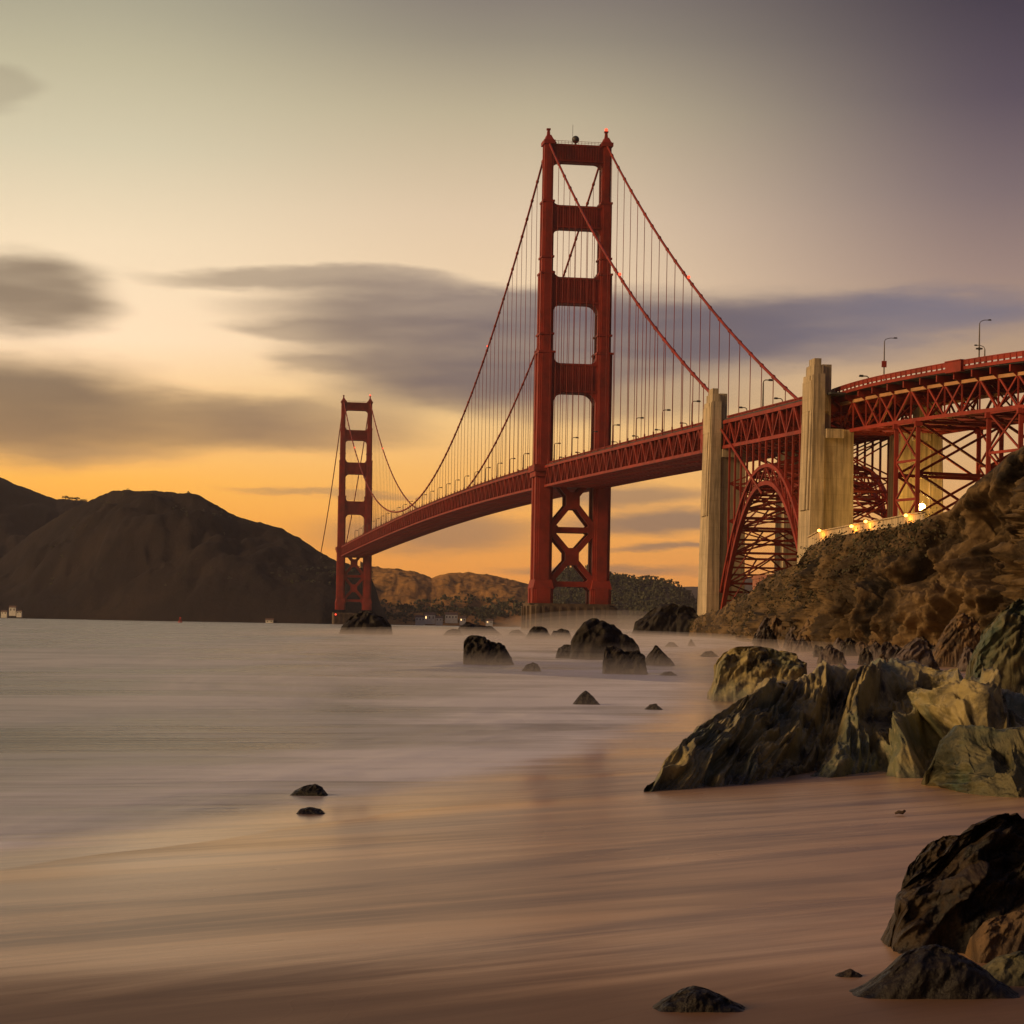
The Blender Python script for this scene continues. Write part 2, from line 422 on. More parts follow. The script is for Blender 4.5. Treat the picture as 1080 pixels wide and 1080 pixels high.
class MB:
    def __init__(self):
        self.v, self.f = [], []
    def add(self, vs, fs):
        k = len(self.v)
        self.v.extend([tuple(p) for p in vs])
        self.f.extend([tuple(i + k for i in f) for f in fs])
    def box(self, x0, x1, y0, y1, z0, z1):
        self.add([(x0, y0, z0), (x1, y0, z0), (x1, y1, z0), (x0, y1, z0), (x0, y0, z1), (x1, y0, z1), (x1, y1, z1), (x0, y1, z1)],
                 [(0, 3, 2, 1), (4, 5, 6, 7), (0, 1, 5, 4), (1, 2, 6, 5), (2, 3, 7, 6), (3, 0, 4, 7)])
    def taper(self, a, za, b, zb):          # rectangles (x0,x1,y0,y1) at two heights
        (x0, x1, y0, y1), (p0, p1, q0, q1) = a, b
        self.add([(x0, y0, za), (x1, y0, za), (x1, y1, za), (x0, y1, za), (p0, q0, zb), (p1, q0, zb), (p1, q1, zb), (p0, q1, zb)],
                 [(0, 3, 2, 1), (4, 5, 6, 7), (0, 1, 5, 4), (1, 2, 6, 5), (2, 3, 7, 6), (3, 0, 4, 7)])
    def beam(self, p, q, w, d=None, up=(0, 0, 1)):   # w: sideways, d: along 'up'
        p, q = Vector(p), Vector(q)
        d = d or w
        t = (q - p)
        if t.length < 1e-6:
            return
        t.normalize()
        u = Vector(up)
        sx = t.cross(u)
        if sx.length < 1e-4:
            sx = t.cross(Vector((0, 1, 0)))
        sx.normalize()
        u = sx.cross(t).normalized()
        a, b = sx * (w / 2), u * (d / 2)
        self.add([p - a - b, p + a - b, p + a + b, p - a + b, q - a - b, q + a - b, q + a + b, q - a + b],
                 [(0, 1, 2, 3), (7, 6, 5, 4), (0, 4, 5, 1), (1, 5, 6, 2), (2, 6, 7, 3), (3, 7, 4, 0)])
    def tube(self, pts, r, n=8, cap=True):
        pts = [Vector(p) for p in pts]
        rs = r if isinstance(r, (list, tuple)) else [r] * len(pts)
        rings = []
        prev = None
        for i, p in enumerate(pts):
            t = (pts[min(i + 1, len(pts) - 1)] - pts[max(i - 1, 0)]).normalized()
            if prev is None:
                a = t.cross(Vector((0, 0, 1)))
                if a.length < 1e-3:
                    a = t.cross(Vector((1, 0, 0)))
            else:
                a = prev - t * prev.dot(t)
            a.normalize()
            prev = a
            b = t.cross(a)
            rings.append([p + (a * math.cos(2 * PI * k / n) + b * math.sin(2 * PI * k / n)) * rs[i] for k in range(n)])
        vs = [v for rg in rings for v in rg]
        fs = []
        for i in range(len(rings) - 1):
            for k in range(n):
                fs.append((i * n + k, i * n + (k + 1) % n, (i + 1) * n + (k + 1) % n, (i + 1) * n + k))
        if cap:
            fs.append(tuple(range(n - 1, -1, -1)))
            fs.append(tuple((len(rings) - 1) * n + k for k in range(n)))
        self.add(vs, fs)
    def prism(self, poly, fn, d0, d1):      # poly in a plane, fn(a, b, d) -> point
        n = len(poly)
        vs = [fn(a, b, d0) for a, b in poly] + [fn(a, b, d1) for a, b in poly]
        fs = [tuple(range(n - 1, -1, -1)), tuple(range(n, 2 * n))]
        for i in range(n):
            j = (i + 1) % n
            fs.append((i, j, n + j, n + i))
        self.add(vs, fs)
    def sphere(self, c, r, nu=12, nv=8, sz=(1, 1, 1)):
        c = Vector(c)
        vs = []
        for j in range(nv + 1):
            ph = PI * j / nv
            for i in range(nu):
                th = 2 * PI * i / nu
                vs.append(c + Vector((r * math.sin(ph) * math.cos(th) * sz[0], r * math.sin(ph) * math.sin(th) * sz[1], r * math.cos(ph) * sz[2])))
        fs = []
        for j in range(nv):
            for i in range(nu):
                fs.append((j * nu + i, (j + 1) * nu + i, (j + 1) * nu + (i + 1) % nu, j * nu + (i + 1) % nu))
        self.add(vs, fs)
    def build(self, name, m, parent=None, smooth=False, fix=True):
        me = bpy.data.meshes.new(name)
        me.from_pydata(self.v, [], self.f)
        if fix:
            import bmesh
            bm = bmesh.new()
            bm.from_mesh(me)
            bmesh.ops.recalc_face_normals(bm, faces=bm.faces)
            bm.to_mesh(me)
            bm.free()
        me.materials.append(MATS[m])
        if smooth:
            me.polygons.foreach_set('use_smooth', [True] * len(me.polygons))
        me.update()
        return link(bpy.data.objects.new(name, me), parent)

# numpy gradient noise
_rng = np.random.RandomState(11)
_perm = np.tile(_rng.permutation(256), 2)
_ang = _rng.normal(size=(256, 3))
_ang /= np.linalg.norm(_ang, axis=1)[:, None]
def pnoise(p):
    p = np.asarray(p, dtype=float)
    i = np.floor(p).astype(int)
    f = p - i
    w = f * f * f * (f * (f * 6 - 15) + 10)
    i &= 255
    out = 0
    for dx in (0, 1):
        for dy in (0, 1):
            for dz in (0, 1):
                h = _perm[_perm[_perm[(i[..., 0] + dx) & 255] + ((i[..., 1] + dy) & 255)] + ((i[..., 2] + dz) & 255)]
                g = _ang[h]
                d = f - np.array([dx, dy, dz])
                wx = w[..., 0] if dx else 1 - w[..., 0]
                wy = w[..., 1] if dy else 1 - w[..., 1]
                wz = w[..., 2] if dz else 1 - w[..., 2]
                out = out + (g * d).sum(-1) * wx * wy * wz
    return out * 1.6
def fbm(p, octv=5, gain=0.5, lac=2.03):
    a, s, p = 1.0, 0.0, np.asarray(p, dtype=float)
    for _ in range(octv):
        s = s + a * pnoise(p)
        p = p * lac + 3.17
        a *= gain
    return s
def ridged(p, octv=5, gain=0.5, lac=2.05):
    a, s, p, w = 1.0, 0.0, np.asarray(p, dtype=float), 1.0
    for _ in range(octv):
        n = 1 - np.abs(pnoise(p))
        n = n * n * w
        w = np.clip(n * 1.6, 0, 1)
        s = s + a * n
        p = p * lac + 5.3
        a *= gain
    return s - 0.9
def worley(p):
    p = np.asarray(p, dtype=float)
    i = np.floor(p).astype(int)
    f1 = np.full(p.shape[:-1], 9.0); f2 = f1.copy()
    for dx in (-1, 0, 1):
        for dy in (-1, 0, 1):
            for dz in (-1, 0, 1):
                c = i + np.array([dx, dy, dz])
                h = _perm[_perm[_perm[c[..., 0] & 255] + (c[..., 1] & 255)] + (c[..., 2] & 255)]
                d = np.sqrt(((c + 0.5 + 0.45 * _ang[h] - p) ** 2).sum(-1))
                f2 = np.minimum(f2, np.maximum(f1, d))
                f1 = np.minimum(f1, d)
    return f1, f2
def grid_mesh(name, P, m, parent=None, smooth=True, attrs=None, closed_u=False):
    ny, nx = P.shape[:2]
    idx = np.arange(nx * ny).reshape(ny, nx)
    q = np.stack([idx[:-1, :-1], idx[:-1, 1:], idx[1:, 1:], idx[1:, :-1]], -1).reshape(-1, 4)
    me = bpy.data.meshes.new(name)
    me.vertices.add(nx * ny)
    me.vertices.foreach_set('co', P.reshape(-1))
    me.loops.add(q.size)
    me.loops.foreach_set('vertex_index', q.reshape(-1).astype(np.int32))
    me.polygons.add(len(q))
    me.polygons.foreach_set('loop_start', np.arange(0, q.size, 4, dtype=np.int32))
    me.polygons.foreach_set('loop_total', np.full(len(q), 4, dtype=np.int32))
    me.update(calc_edges=True)
    me.validate()
    if smooth:
        me.polygons.foreach_set('use_smooth', np.ones(len(q), dtype=bool))
    for k, v in (attrs or {}).items():
        a = me.attributes.new(k, 'FLOAT', 'POINT')
        a.data.foreach_set('value', v.reshape(-1).astype(np.float32))
    me.materials.append(MATS[m])
    return link(bpy.data.objects.new(name, me), parent)
def saw(t, k=.82):
    f = t - np.floor(t)
    return np.where(f < k, f / k, (1 - f) / (1 - k))
def displaced(P, d, bias=None):
    gu = np.gradient(P, axis=1); gv = np.gradient(P, axis=0)
    n = np.cross(gu, gv)
    n /= np.maximum(np.linalg.norm(n, axis=-1, keepdims=True), 1e-9)
    n *= np.sign(n[..., 2:3] + 1e-9)
    if bias is not None:
        n = n + np.array(bias)
        n /= np.linalg.norm(n, axis=-1, keepdims=True)
    return P + n * d[..., None]
def smooth01(t):
    t = np.clip(t, 0, 1)
    return t * t * (3 - 2 * t)

# ------------------------------------------------------------------ the setting: sea, beach, hills, cliff
SHORE = np.array([(-40, -30), (-16, 4), (-8, 12.5), (-4.1, 17.7), (-2.0, 22.5), (0, 27.6), (2.2, 35), (5, 52), (9, 90), (15, 170), (30, 260), (62, 400), (80, 480), (110, 560)])
def shore_x(y):
    return np.interp(y, SHORE[:, 1], SHORE[:, 0])
def land(x, y):                 # signed distance-like: + on land
    slope = np.gradient(np.interp(np.arange(-30, 561), SHORE[:, 1], SHORE[:, 0]))
    k = np.interp(y, np.arange(-30, 561), np.abs(slope))
    return (x - shore_x(y)) / np.sqrt(1 + k * k)
def sand_z(x, y):
    d = land(x, y)
    up = 0.30 * (1 - np.exp(-np.clip(d, 0, None) / 12.0)) + 0.004 * np.clip(d, 0, None)
    return np.where(d > 0, up, np.clip(d * 0.05, -3, 0)) - 0.01

def build_beach():
    xs = np.concatenate([np.linspace(-60, -14, 14)[:-1], np.linspace(-14, 16, 90)[:-1], np.linspace(16, 230, 44)])
    ys = np.concatenate([np.linspace(-25, 6, 12)[:-1], np.linspace(6, 60, 110)[:-1], np.linspace(60, 480, 70)])
    X, Y = np.meshgrid(xs, ys)
    Z = sand_z(X, Y)
    q = np.stack([X * 0.10 + Y * 0.05, Y * 0.4 - X * 0.2, X * 0], -1)
    Z = Z + 0.016 * fbm(q, 3) * np.clip((land(X, Y) + 1) / 2, 0, 1)
    dl = land(X, Y)
    wet = np.exp(-(np.clip(dl, 0, None) / 2.6) ** 2)
    o = grid_mesh('beach', np.stack([X, Y, Z], -1), 'wet_sand', attrs={'wet': wet})
    props(o, 'smooth wet brown sand beach in the foreground', 'beach', kind='structure')
build_beach()

def build_sea():
    xs = np.concatenate([np.array([-14000, -5000, -2000, -800, -300, -140]), np.linspace(-80, 40, 121), np.linspace(42, 130, 40), np.array([160, 300, 800, 2500, 9000, 14000])])
    ys = np.concatenate([np.linspace(-30, 4, 8)[:-1], np.linspace(4, 60, 113)[:-1], np.linspace(60, 240, 70)[:-1], np.linspace(240, 700, 40)[:-1], np.array([700, 900, 1300, 2000, 3500, 7000, 14000.])])
    X, Y = np.meshgrid(xs, ys)
    d = -land(X, Y)                              # + at sea
    reach = np.interp(Y, [0, 20, 60, 200, 500], [6, 8, 14, 40, 80])
    surf = np.exp(-np.clip(d, 0, None) / reach)
    surf = np.maximum(surf, 0.85 * np.exp(-((Y - 110) / 140) ** 2 - ((X - 12) / 16) ** 2))
    cover = smooth01(d / np.interp(Y, [0, 20, 60, 200], [0.9, 1.6, 3.0, 7.0]))
    o = grid_mesh('sea', np.stack([X, Y, X * 0], -1), 'sea_water', attrs={'surf': surf, 'cover': cover, 'wet': np.exp(-(d / 2.6) ** 2)})
    props(o, 'pale sea blurred to milk by the long exposure', 'sea', kind='structure')
build_sea()

def build_seabed():
    mb = MB()
    mb.add([(-15000, -2000, -3.2), (15000, -2000, -3.2), (15000, 15000, -3.2), (-15000, 15000, -3.2)], [(0, 1, 2, 3)])
    o = mb.build('seabed', 'wet_sand', fix=False)
    props(o, 'sandy bed under the sea', 'ground', kind='structure')
build_seabed()

def hill(name, sky, D0, Dc, m, label, amp=0.06, freq=0.006, prof=0.85, nx=240, ny=46, back=600, rough=1.5, base_z=-2.0):
    sky = np.array(sky, dtype=float)
    px = np.linspace(sky[0, 0], sky[-1, 0], nx)
    py = np.interp(px, sky[:, 0], sky[:, 1])
    D0 = np.interp(px, *np.array(D0, dtype=float).T) if not np.isscalar(D0) else np.full(nx, float(D0))
    Dc = np.interp(px, *np.array(Dc, dtype=float).T) if not np.isscalar(Dc) else np.full(nx, float(Dc))
    dx, dy = px - PX0, PY0 - py
    u, v = dx * _c - dy * _s, dx * _s + dy * _c
    zc = CAMH + v * Dc / FPX
    t = np.concatenate([np.linspace(0, 1, ny), 1 + np.linspace(0, 1, 14)[1:]])
    T = t[:, None] * np.ones(nx)
    D = np.where(T <= 1, D0 + (Dc - D0) * T, Dc + back * (T - 1))
    Z = np.where(T <= 1, base_z + (zc - base_z) * np.clip(T, 0, 1) ** prof, zc * (1 - 0.5 * smooth01(T - 1)))
    X = (u / FPX)[None, :] * D
    q = np.stack([X * freq, D * freq * 0.6, Z * freq], -1)
    n = fbm(q, 5, 0.52)
    n2 = ridged(q * 1.7 + 4.0, 4)
    w = np.where(T <= 1, np.sin(PI * np.clip(T, 0, 1)) ** 0.8, 1 - np.clip(T - 1, 0, 1)) * (T > 0)
    w = np.where(T > 1, 0.0, w)
    Z = Z + w * zc * (amp * n * 1.3 - amp * 0.9 * n2)
    Z = Z + rough * fbm(q * 14, 3) * np.clip(T * 3, 0, 1)
    o = grid_mesh(name, np.stack([X, D, Z], -1), m)
    props(o, label, 'hill', kind='structure')
    return o

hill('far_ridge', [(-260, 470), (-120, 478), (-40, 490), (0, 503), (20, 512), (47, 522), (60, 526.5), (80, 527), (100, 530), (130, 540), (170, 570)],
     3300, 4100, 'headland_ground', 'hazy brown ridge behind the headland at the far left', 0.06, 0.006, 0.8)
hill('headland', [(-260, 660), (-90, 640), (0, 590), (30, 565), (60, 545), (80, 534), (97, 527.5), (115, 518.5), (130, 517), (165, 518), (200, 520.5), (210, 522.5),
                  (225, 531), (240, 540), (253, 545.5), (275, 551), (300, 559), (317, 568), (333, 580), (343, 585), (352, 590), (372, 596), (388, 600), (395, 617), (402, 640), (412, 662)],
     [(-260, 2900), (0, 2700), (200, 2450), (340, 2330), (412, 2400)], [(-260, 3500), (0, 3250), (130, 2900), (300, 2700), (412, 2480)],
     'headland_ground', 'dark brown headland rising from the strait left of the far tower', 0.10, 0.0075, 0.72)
hill('grassy_hill', [(380, 592), (392, 597), (417, 600), (438, 602.5), (455, 610), (473, 604.5), (493, 604), (515, 606.4), (543, 612), (560, 617.5), (590, 627), (640, 648), (660, 662)],
     [(380, 2900), (660, 2900)], 3500, 'dry_grass', 'dry golden grass hill between the two towers', 0.10, 0.006, 0.9, rough=2.0)
hill('wooded_hill', [(540, 640), (560, 622), (582, 608), (599, 599.5), (621, 602), (643, 605.5), (671, 610.5), (696, 612), (715, 619), (731, 633), (745, 650), (760, 664)],
     3000, 3700, 'wooded_ground', 'dark wooded hill seen past the legs of the near tower', 0.05, 0.006, 0.8, rough=2.5)
hill('distant_hill', [(640, 640), (690, 622), (724, 619), (745, 618), (775, 610), (810, 606), (860, 600), (930, 590), (1000, 580), (1080, 590), (1200, 600)],
     6500, 8200, 'distant_ground', 'faint violet hill far behind the concrete pylons', 0.03, 0.002, 0.9, back=1500)

CL = np.array([  # px, skyline y, distance of foot, depth of the face
    (728, 656, 520, 14), (740, 649, 500, 14), (760, 643, 450, 18), (776, 630, 400, 18), (792, 626, 350, 18), (800, 614, 325, 18), (820, 604, 280, 18), (840, 595, 242, 17),
    (853, 577, 224, 16), (865, 572, 212, 15), (880, 566.5, 202, 14), (915, 560, 190, 13), (952, 555, 182, 13), (974, 548, 178, 13), (1003, 538, 174, 13), (1015, 523, 172, 13),
    (1043, 499, 168, 14), (1064, 480, 165, 14), (1080, 471, 162, 15), (1120, 440, 152, 16), (1200, 405, 132, 17), (1300, 390, 100, 16), (1420, 380, 70, 14)], dtype=float)
def build_cliff():
    nx, nf, nb = 620, 230, 30
    px = np.linspace(728, 1420, nx)
    px = np.concatenate([np.linspace(728, 1090, 520), np.linspace(1092, 1420, 100)])
    py = np.interp(px, CL[:, 0], CL[:, 1])
    D0 = np.interp(px, CL[:, 0], CL[:, 2])
    Dc = np.interp(px, CL[:, 0], CL[:, 3])
    dx, dy = px - PX0, PY0 - py
    u, v = dx * _c - dy * _s, dx * _s + dy * _c
    Dc = D0 + Dc
    X0 = u * D0 / FPX
    arc = np.concatenate([[0], np.cumsum(np.hypot(np.diff(X0), np.diff(D0)))])[None, :]
    zc = CAMH + v * Dc / FPX
    t = np.concatenate([np.linspace(0, 1, nf), 1 + np.linspace(0, 1, nb)[1:]])
    T = t[:, None] * np.ones(nx)
    Tf = np.clip(T, 0, 1)
    Dfar = 780.0
    D = np.where(T <= 1, D0 + (Dc - D0) * Tf, Dc + (Dfar - Dc) * (T - 1))
    # steep foot, ledge, upper face
    prof = 0.42 * smooth01(Tf / 0.34) + 0.18 * smooth01((Tf - 0.3) / 0.4) + 0.40 * smooth01((Tf - 0.5) / 0.5)
    ray = CAMH + (v / FPX)[None, :] * D
    Z = np.where(T <= 1, -0.3 + (zc + 0.3) * prof, zc + (ray - zc) * 0.86)
    X = (u / FPX)[None, :] * D
    w = np.where(T <= 1, np.clip(Tf * 6, 0, 1) * np.clip((1 - Tf) * 9, 0.10, 1), 0.1 * np.clip(2.0 - T, 0, 1))
    H = np.clip(zc, 2, 30)[None, :] / 22.0
    # gullies running down the face, leaning left as they fall
    S_ = arc + 0 * T
    cl_ = S_ - 1.0 * Z                          # beds climb to the right
    wv = 3.0 * fbm(np.stack([S_ * .04, Z * .05, D * .01], -1), 3)
    al_ = 0.7 * S_ + Z
    cw = cl_ + wv
    g = ridged(np.stack([cw * 0.080, al_ * 0.026 + 3, D * 0.004], -1), 3, 0.5)
    r = ridged(np.stack([cw * 0.26, al_ * 0.10, D * 0.008 + 5], -1), 5, 0.58)
    g2 = fbm(np.stack([S_ * 0.03, Z * 0.05, D * 0.006 + 9], -1), 3)
    f1, f2 = worley(np.stack([cw * 0.36, al_ * 0.17, D * 0.01], -1))
    f1b, f2b = worley(np.stack([cw * 0.95, al_ * 0.5, D * 0.02], -1))
    f = fbm(np.stack([S_ * 0.7, Z * 0.8, D * 0.1], -1), 4, 0.6)
    bend = .40 * fbm(np.stack([S_ * .09, Z * .09, D * .004], -1), 4)
    amp_ = .6 + .8 * np.clip(fbm(np.stack([S_ * .05, Z * .07, 4 + 0 * D], -1), 3) + .4, 0, 1.2)
    led = amp_ * (2.6 * saw(cl_ * .105 + bend) + 1.15 * saw(cl_ * .33 + 2.2 * bend + al_ * .02, .7)) - 1.9
    disp = 1.1 * w * H * (led + 3.6 * g2 + 2.6 * g + 3.0 * r - 2.4 * (f1 - .4) - .9 * (f1b - .4) - 3.5 * np.clip(.14 - (f2 - f1), 0, .14) * 2 + 0.6 * f)
    PXX = px[None, :] * np.ones_like(T)
    def dent(cx, ct, rx, rt, a):
        return a * np.exp(-((PXX - cx - 25 * (ct - T)) / rx) ** 2 - ((T - ct) / rt) ** 2) * (T <= 1)
    disp = disp - H * (dent(880, .30, 34, .2, 4.5) + dent(1032, .55, 9, .22, 5) + dent(1048, .3, 12, .12, 4)
                       + dent(975, .62, 8, .2, 4) + dent(1070, .6, 8, .16, 5))
    disp = disp - disp[T <= 1].mean() - .3
    disp = np.where(disp > 0, disp * (1 - .75 * smooth01((T - .55) / .4)), disp)
    P = displaced(np.stack([X, D, Z], -1), disp, (-.7, -.8, -.1))
    o = grid_mesh('cliff', P, 'cliff_rock')
    props(o, 'rugged brown cliff at the right under the viaduct', 'cliff', kind='structure')
build_cliff()

def scrub():
    rnd = np.random.RandomState(9)
    me = bpy.data.objects['cliff'].data
    v = np.empty(len(me.vertices) * 3); me.vertices.foreach_get('co', v); v = v.reshape(-1, 3)
    nx = 620
    row = np.arange(len(v)) // nx
    nz = fbm(v * np.array([.03, .01, .03]), 4)
    lim = 118 + 60 * (1 - np.clip((np.arange(len(v)) % nx) / 260, 0, 1))
    ok = np.where((row < 212) & (row > 245 - lim * (0.9 + .8 * nz)) & (nz > -.12) & ((np.arange(len(v)) % nx) < 540))[0]
    c = MB()
    for i in rnd.choice(ok, min(2200, len(ok)), replace=False):
        p = Vector(v[i]) + Vector(rnd.normal(size=3) * .3)
        s = rnd.uniform(.18, .55)
        for k in range(7):
            q = p + Vector((rnd.normal() * s * .8, rnd.normal() * s * .8, rnd.uniform(-.1, 1.0) * s))
            n = Vector(rnd.normal(size=3)).normalized(); a = n.orthogonal().normalized(); b = n.cross(a)
            r = s * rnd.uniform(.25, .5)
            c.add([q + a * r, q + b * r * .5, q - a * r, q - b * r * .5], [(0, 1, 2, 3)])
    o = c.build('scrub', 'scrub_leaf', None, fix=False)
    props(o, 'low dark scrub and dry grass growing on the cliff', 'scrub', kind='stuff')
scrub()

# ------------------------------------------------------------------ the bridge
TH = math.radians(8.6)
bridge = empty('suspension_bridge', (26.6, 1042, 0), TH)
props(bridge, 'long red steel suspension bridge crossing the strait on two tall towers', 'bridge')
SPAN, S1A, S1B, S2A, S2B, SN = 1280.0, -337.0, -348.5, -450.0, -461.0, 1623.0
HT = 13.7
_pf = np.polyfit([-470, -343, -150, 0, 242, 640, 1000, 1280, 1630], [63.2, 66.8, 72.0, 76.0, 80.3, 82.3, 81.6, 79.4, 73], 5)
def zc(s): return float(np.polyval(_pf, s))          # top chord of the truss
def dep(s): return float(np.interp(s, [-330, 20], [7.8, 9.0]))

def chamfer_poly(w, d, k):
    a, b = w / 2, d / 2
    return [(-a, -b + 2 * k), (-a + k, -b + 2 * k), (-a + k, -b + k), (-a + 2 * k, -b + k), (-a + 2 * k, -b),
            (a - 2 * k, -b), (a - 2 * k, -b + k), (a - k, -b + k), (a - k, -b + 2 * k), (a, -b + 2 * k),
            (a, -0.18 * d), (a - 0.7 * k, -0.18 * d), (a - 0.7 * k, 0.18 * d), (a, 0.18 * d),
            (a, b - 2 * k), (a - k, b - 2 * k), (a - k, b - k), (a - 2 * k, b - k), (a - 2 * k, b),
            (-a + 2 * k, b), (-a + 2 * k, b - k), (-a + k, b - k), (-a + k, b - 2 * k), (-a, b - 2 * k),
            (-a, 0.18 * d), (-a + 0.7 * k, 0.18 * d), (-a + 0.7 * k, -0.18 * d), (-a, -0.18 * d)]
LEG = [(12, 20, 9.8, 16.6, .8), (20, 76, 8.2, 15, .8), (76, 130, 7.6, 13.8, .75), (130, 167, 6.3, 12, .65), (167, 200, 5.3, 10, .55), (200, 226.5, 4.3, 8, .45)]
def leg_w(z):
    for z0, z1, w, d, k in LEG:
        if z <= z1:
            return w, d
    return 4.3, 8
def make_tower():
    tw = empty('tower', (0, 0, 0), 0, bridge)
    for sg in (-1, 1):
        mb = MB()
        for i, (z0, z1, w, d, k) in enumerate(LEG):
            mb.prism(chamfer_poly(w, d, k), lambda a, b, z: (sg * HT + a, b, z), z0, z1)
        # flared foot and the ledges where the leg steps in
        mb.taper((sg * HT - 4.9, sg * HT + 4.9, -8.3, 8.3), 19.4, (sg * HT - 4.0, sg * HT + 4.0, -7.4, 7.4), 23.5)
        for z, w, d in ((129, 7.9, 14.2), (166, 6.6, 12.4), (199.4, 5.6, 10.4), (137.5, 6.9, 12.6), (173.5, 5.9, 10.6)):
            mb.box(sg * HT - w / 2, sg * HT + w / 2, -d / 2, d / 2, z, z + 0.9)
        # walkway collar at the deck
        mb.box(sg * HT - 5.4, sg * HT + 5.4, -9.0, 9.0, 73.8, 76.8)
        mb.box(sg * HT - 4.7, sg * HT + 4.7, -8.2, 8.2, 71.4, 73.8)
        mb.build('leg', 'red_paint', tw)
        fb = MB()
        c = sg * HT
        fb.box(c - 2.7, c + 2.7, -4.6, 4.6, 226.5, 228.3)
        fb.taper((c - 2.0, c + 2.0, -4.2, 4.2), 228.3, (c - 1.0, c + 1.0, -2.2, 2.2), 231.0)
        fb.taper((c - 0.75, c + 0.75, -0.9, 0.9), 231.0, (c - 0.55, c + 0.55, -0.6, 0.6), 233.6)
        fb.box(c - 0.9, c + 0.9, -0.9, 0.9, 233.6, 234.3)
        fb.build('saddle_housing', 'red_paint', tw)
    bc = MB(); bc.sphere((HT, 0, 235.0), 0.8, 10, 8)
    bc.build('beacon', 'beacon_glow', tw, True)
    def strut(z0, z1, rt, rb, dd):
        hb = HT - leg_w(z0 - 2)[0] / 2 + 0.15
        ht = HT - leg_w(z1 + 2)[0] / 2 + 0.15
        pts = []
        def arc(cx, cz, r, a0, a1, n=7):
            return [(cx + r * math.cos(a0 + (a1 - a0) * i / n), cz + r * math.sin(a0 + (a1 - a0) * i / n)) for i in range(n + 1)]
        # lower edge with haunches down into the opening below, upper edge with fillets
        pts += [(-hb, z0 - rb)]
        pts += arc(-hb + rb, z0 - rb, rb, PI, PI / 2)[1:]
        pts += arc(hb - rb, z0 - rb, rb, PI / 2, 0)
        if rt > 0:
            pts += arc(ht - rt, z1 + rt, rt, 0, -PI / 2)
            pts += arc(-ht + rt, z1 + rt, rt, -PI / 2, -PI)
        else:
            pts += [(ht, z1), (-ht, z1)]
        mb = MB()
        h = dd / 2
        mb.prism(pts, lambda a, b, d: (a, d, b), -h, h)
        n = 17                                    # fluted face
        for i in range(n):
            x = -hb + 2.0 + (2 * hb - 4.0) * i / (n - 1)
            for q in (-1, 1):
                mb.box(x - 0.32, x + 0.32, min(q * (h - .05), q * (h + 0.35)), max(q * (h - .05), q * (h + 0.35)), z0 + 1.0, z1 - 1.0)
        for q in (-1, 1):
            y0, y1 = sorted((q * (h - .05), q * (h + 0.5)))
            mb.box(-hb, hb, y0, y1, z0 + .3, z0 + 1.0)
            mb.box(-hb, hb, y0, y1, z1 - 1.0, z1 - .3)
        return mb
    strut(218.5, 226.9, 0, 3.4, 6.2).build('portal_strut', 'red_paint', tw)
    strut(187.5, 198.2, 3.0, 4.0, 7.6).build('portal_strut', 'red_paint', tw)
    strut(152.4, 164.6, 3.0, 4.6, 9.0).build('portal_strut', 'red_paint', tw)
    strut(110.8, 124.4, 3.0, 5.4, 10.2).build('portal_strut', 'red_paint', tw)
    rl = MB()                                      # rail and small gear along the top beam
    for i in range(15):
        x = -11 + 22 * i / 14
        rl.beam((x, -3, 226.9), (x, -3, 228.3), 0.12)
    rl.beam((-11, -3, 228.3), (11, -3, 228.3), 0.14)
    rl.beam((-11, -3, 227.6), (11, -3, 227.6), 0.1)
    for a in (-10.5, 10.5):
        rl.beam((a, -2, 227), (a * 1.2, -2, 229.5), 1.2, 1.0)
    rl.build('top_railing', 'red_paint', tw)
    br = MB()
    hb = HT - 3.6
    for y in (-4.6, 4.6):
        for (za, zb) in ((73.0, 48.0), (46.0, 23.0)):
            br.beam((-hb, y, za), (hb, y, zb), 2.0, 2.5, (0, 0, 1))
            br.beam((hb, y + .06, za), (-hb, y + .06, zb), 2.02, 2.5, (0, 0, 1))
            zm = (za + zb) / 2
            br.prism([(-3.2, zm - 4), (3.2, zm - 4), (3.2, zm + 4), (-3.2, zm + 4)], lambda a, b, d: (a, d, b), y - 1.15, y + 1.15)
        for zz in (46.9, 21.6):
            br.box(-hb, hb, y - 1.1, y + 1.1, zz - 1.25, zz + 1.25)
            for q in (-1, 1):
                br.prism([(q * hb, zz - 4.2), (q * (hb - 3.2), zz - 1), (q * (hb - 3.2), zz + 1.5), (q * hb, zz + 4.2)], lambda a, b, d: (a, d, b), y - 1.2, y + 1.2)
    br.build('cross_brace', 'red_paint', tw)
    return tw
def add_pier(tw):
    pb = MB()
    n = 24
    pts = []
    for i in range(n + 1):
        a = -PI / 2 + PI * i / n
        pts.append((16 + 5.5 * math.cos(a), 11 * math.sin(a)))
    for i in range(n + 1):
        a = PI / 2 + PI * i / n
        pts.append((-16 + 5.5 * math.cos(a), 11 * math.sin(a)))
    pb.prism(pts, lambda a, b, z: (a, b, z), -3, 12)
    for i in range(0, 2 * n + 2, 3):
        a, b = pts[i]
        pb.box(a - 0.8, a + 0.8, b - 0.8, b + 0.8, -3, 11.2)
    for i in range(8):
        x = -14 + 28 * i / 7
        pb.box(x - .6, x + .6, -11.7, -10.5, -3, 11.2)
    pb.box(-20.5, 20.5, -10.2, 10.2, 12, 12.5)
    pb.build('pier', 'pier_concrete', tw)
tower = make_tower()
tower.location = (0, 0, 0)
far_tower = copy_tree(tower, bridge)
far_tower.location = (0, SPAN, 3.0)
add_pier(tower)
fp = MB()
fp.box(-21, 21, -11, 11, -6, 8.9)
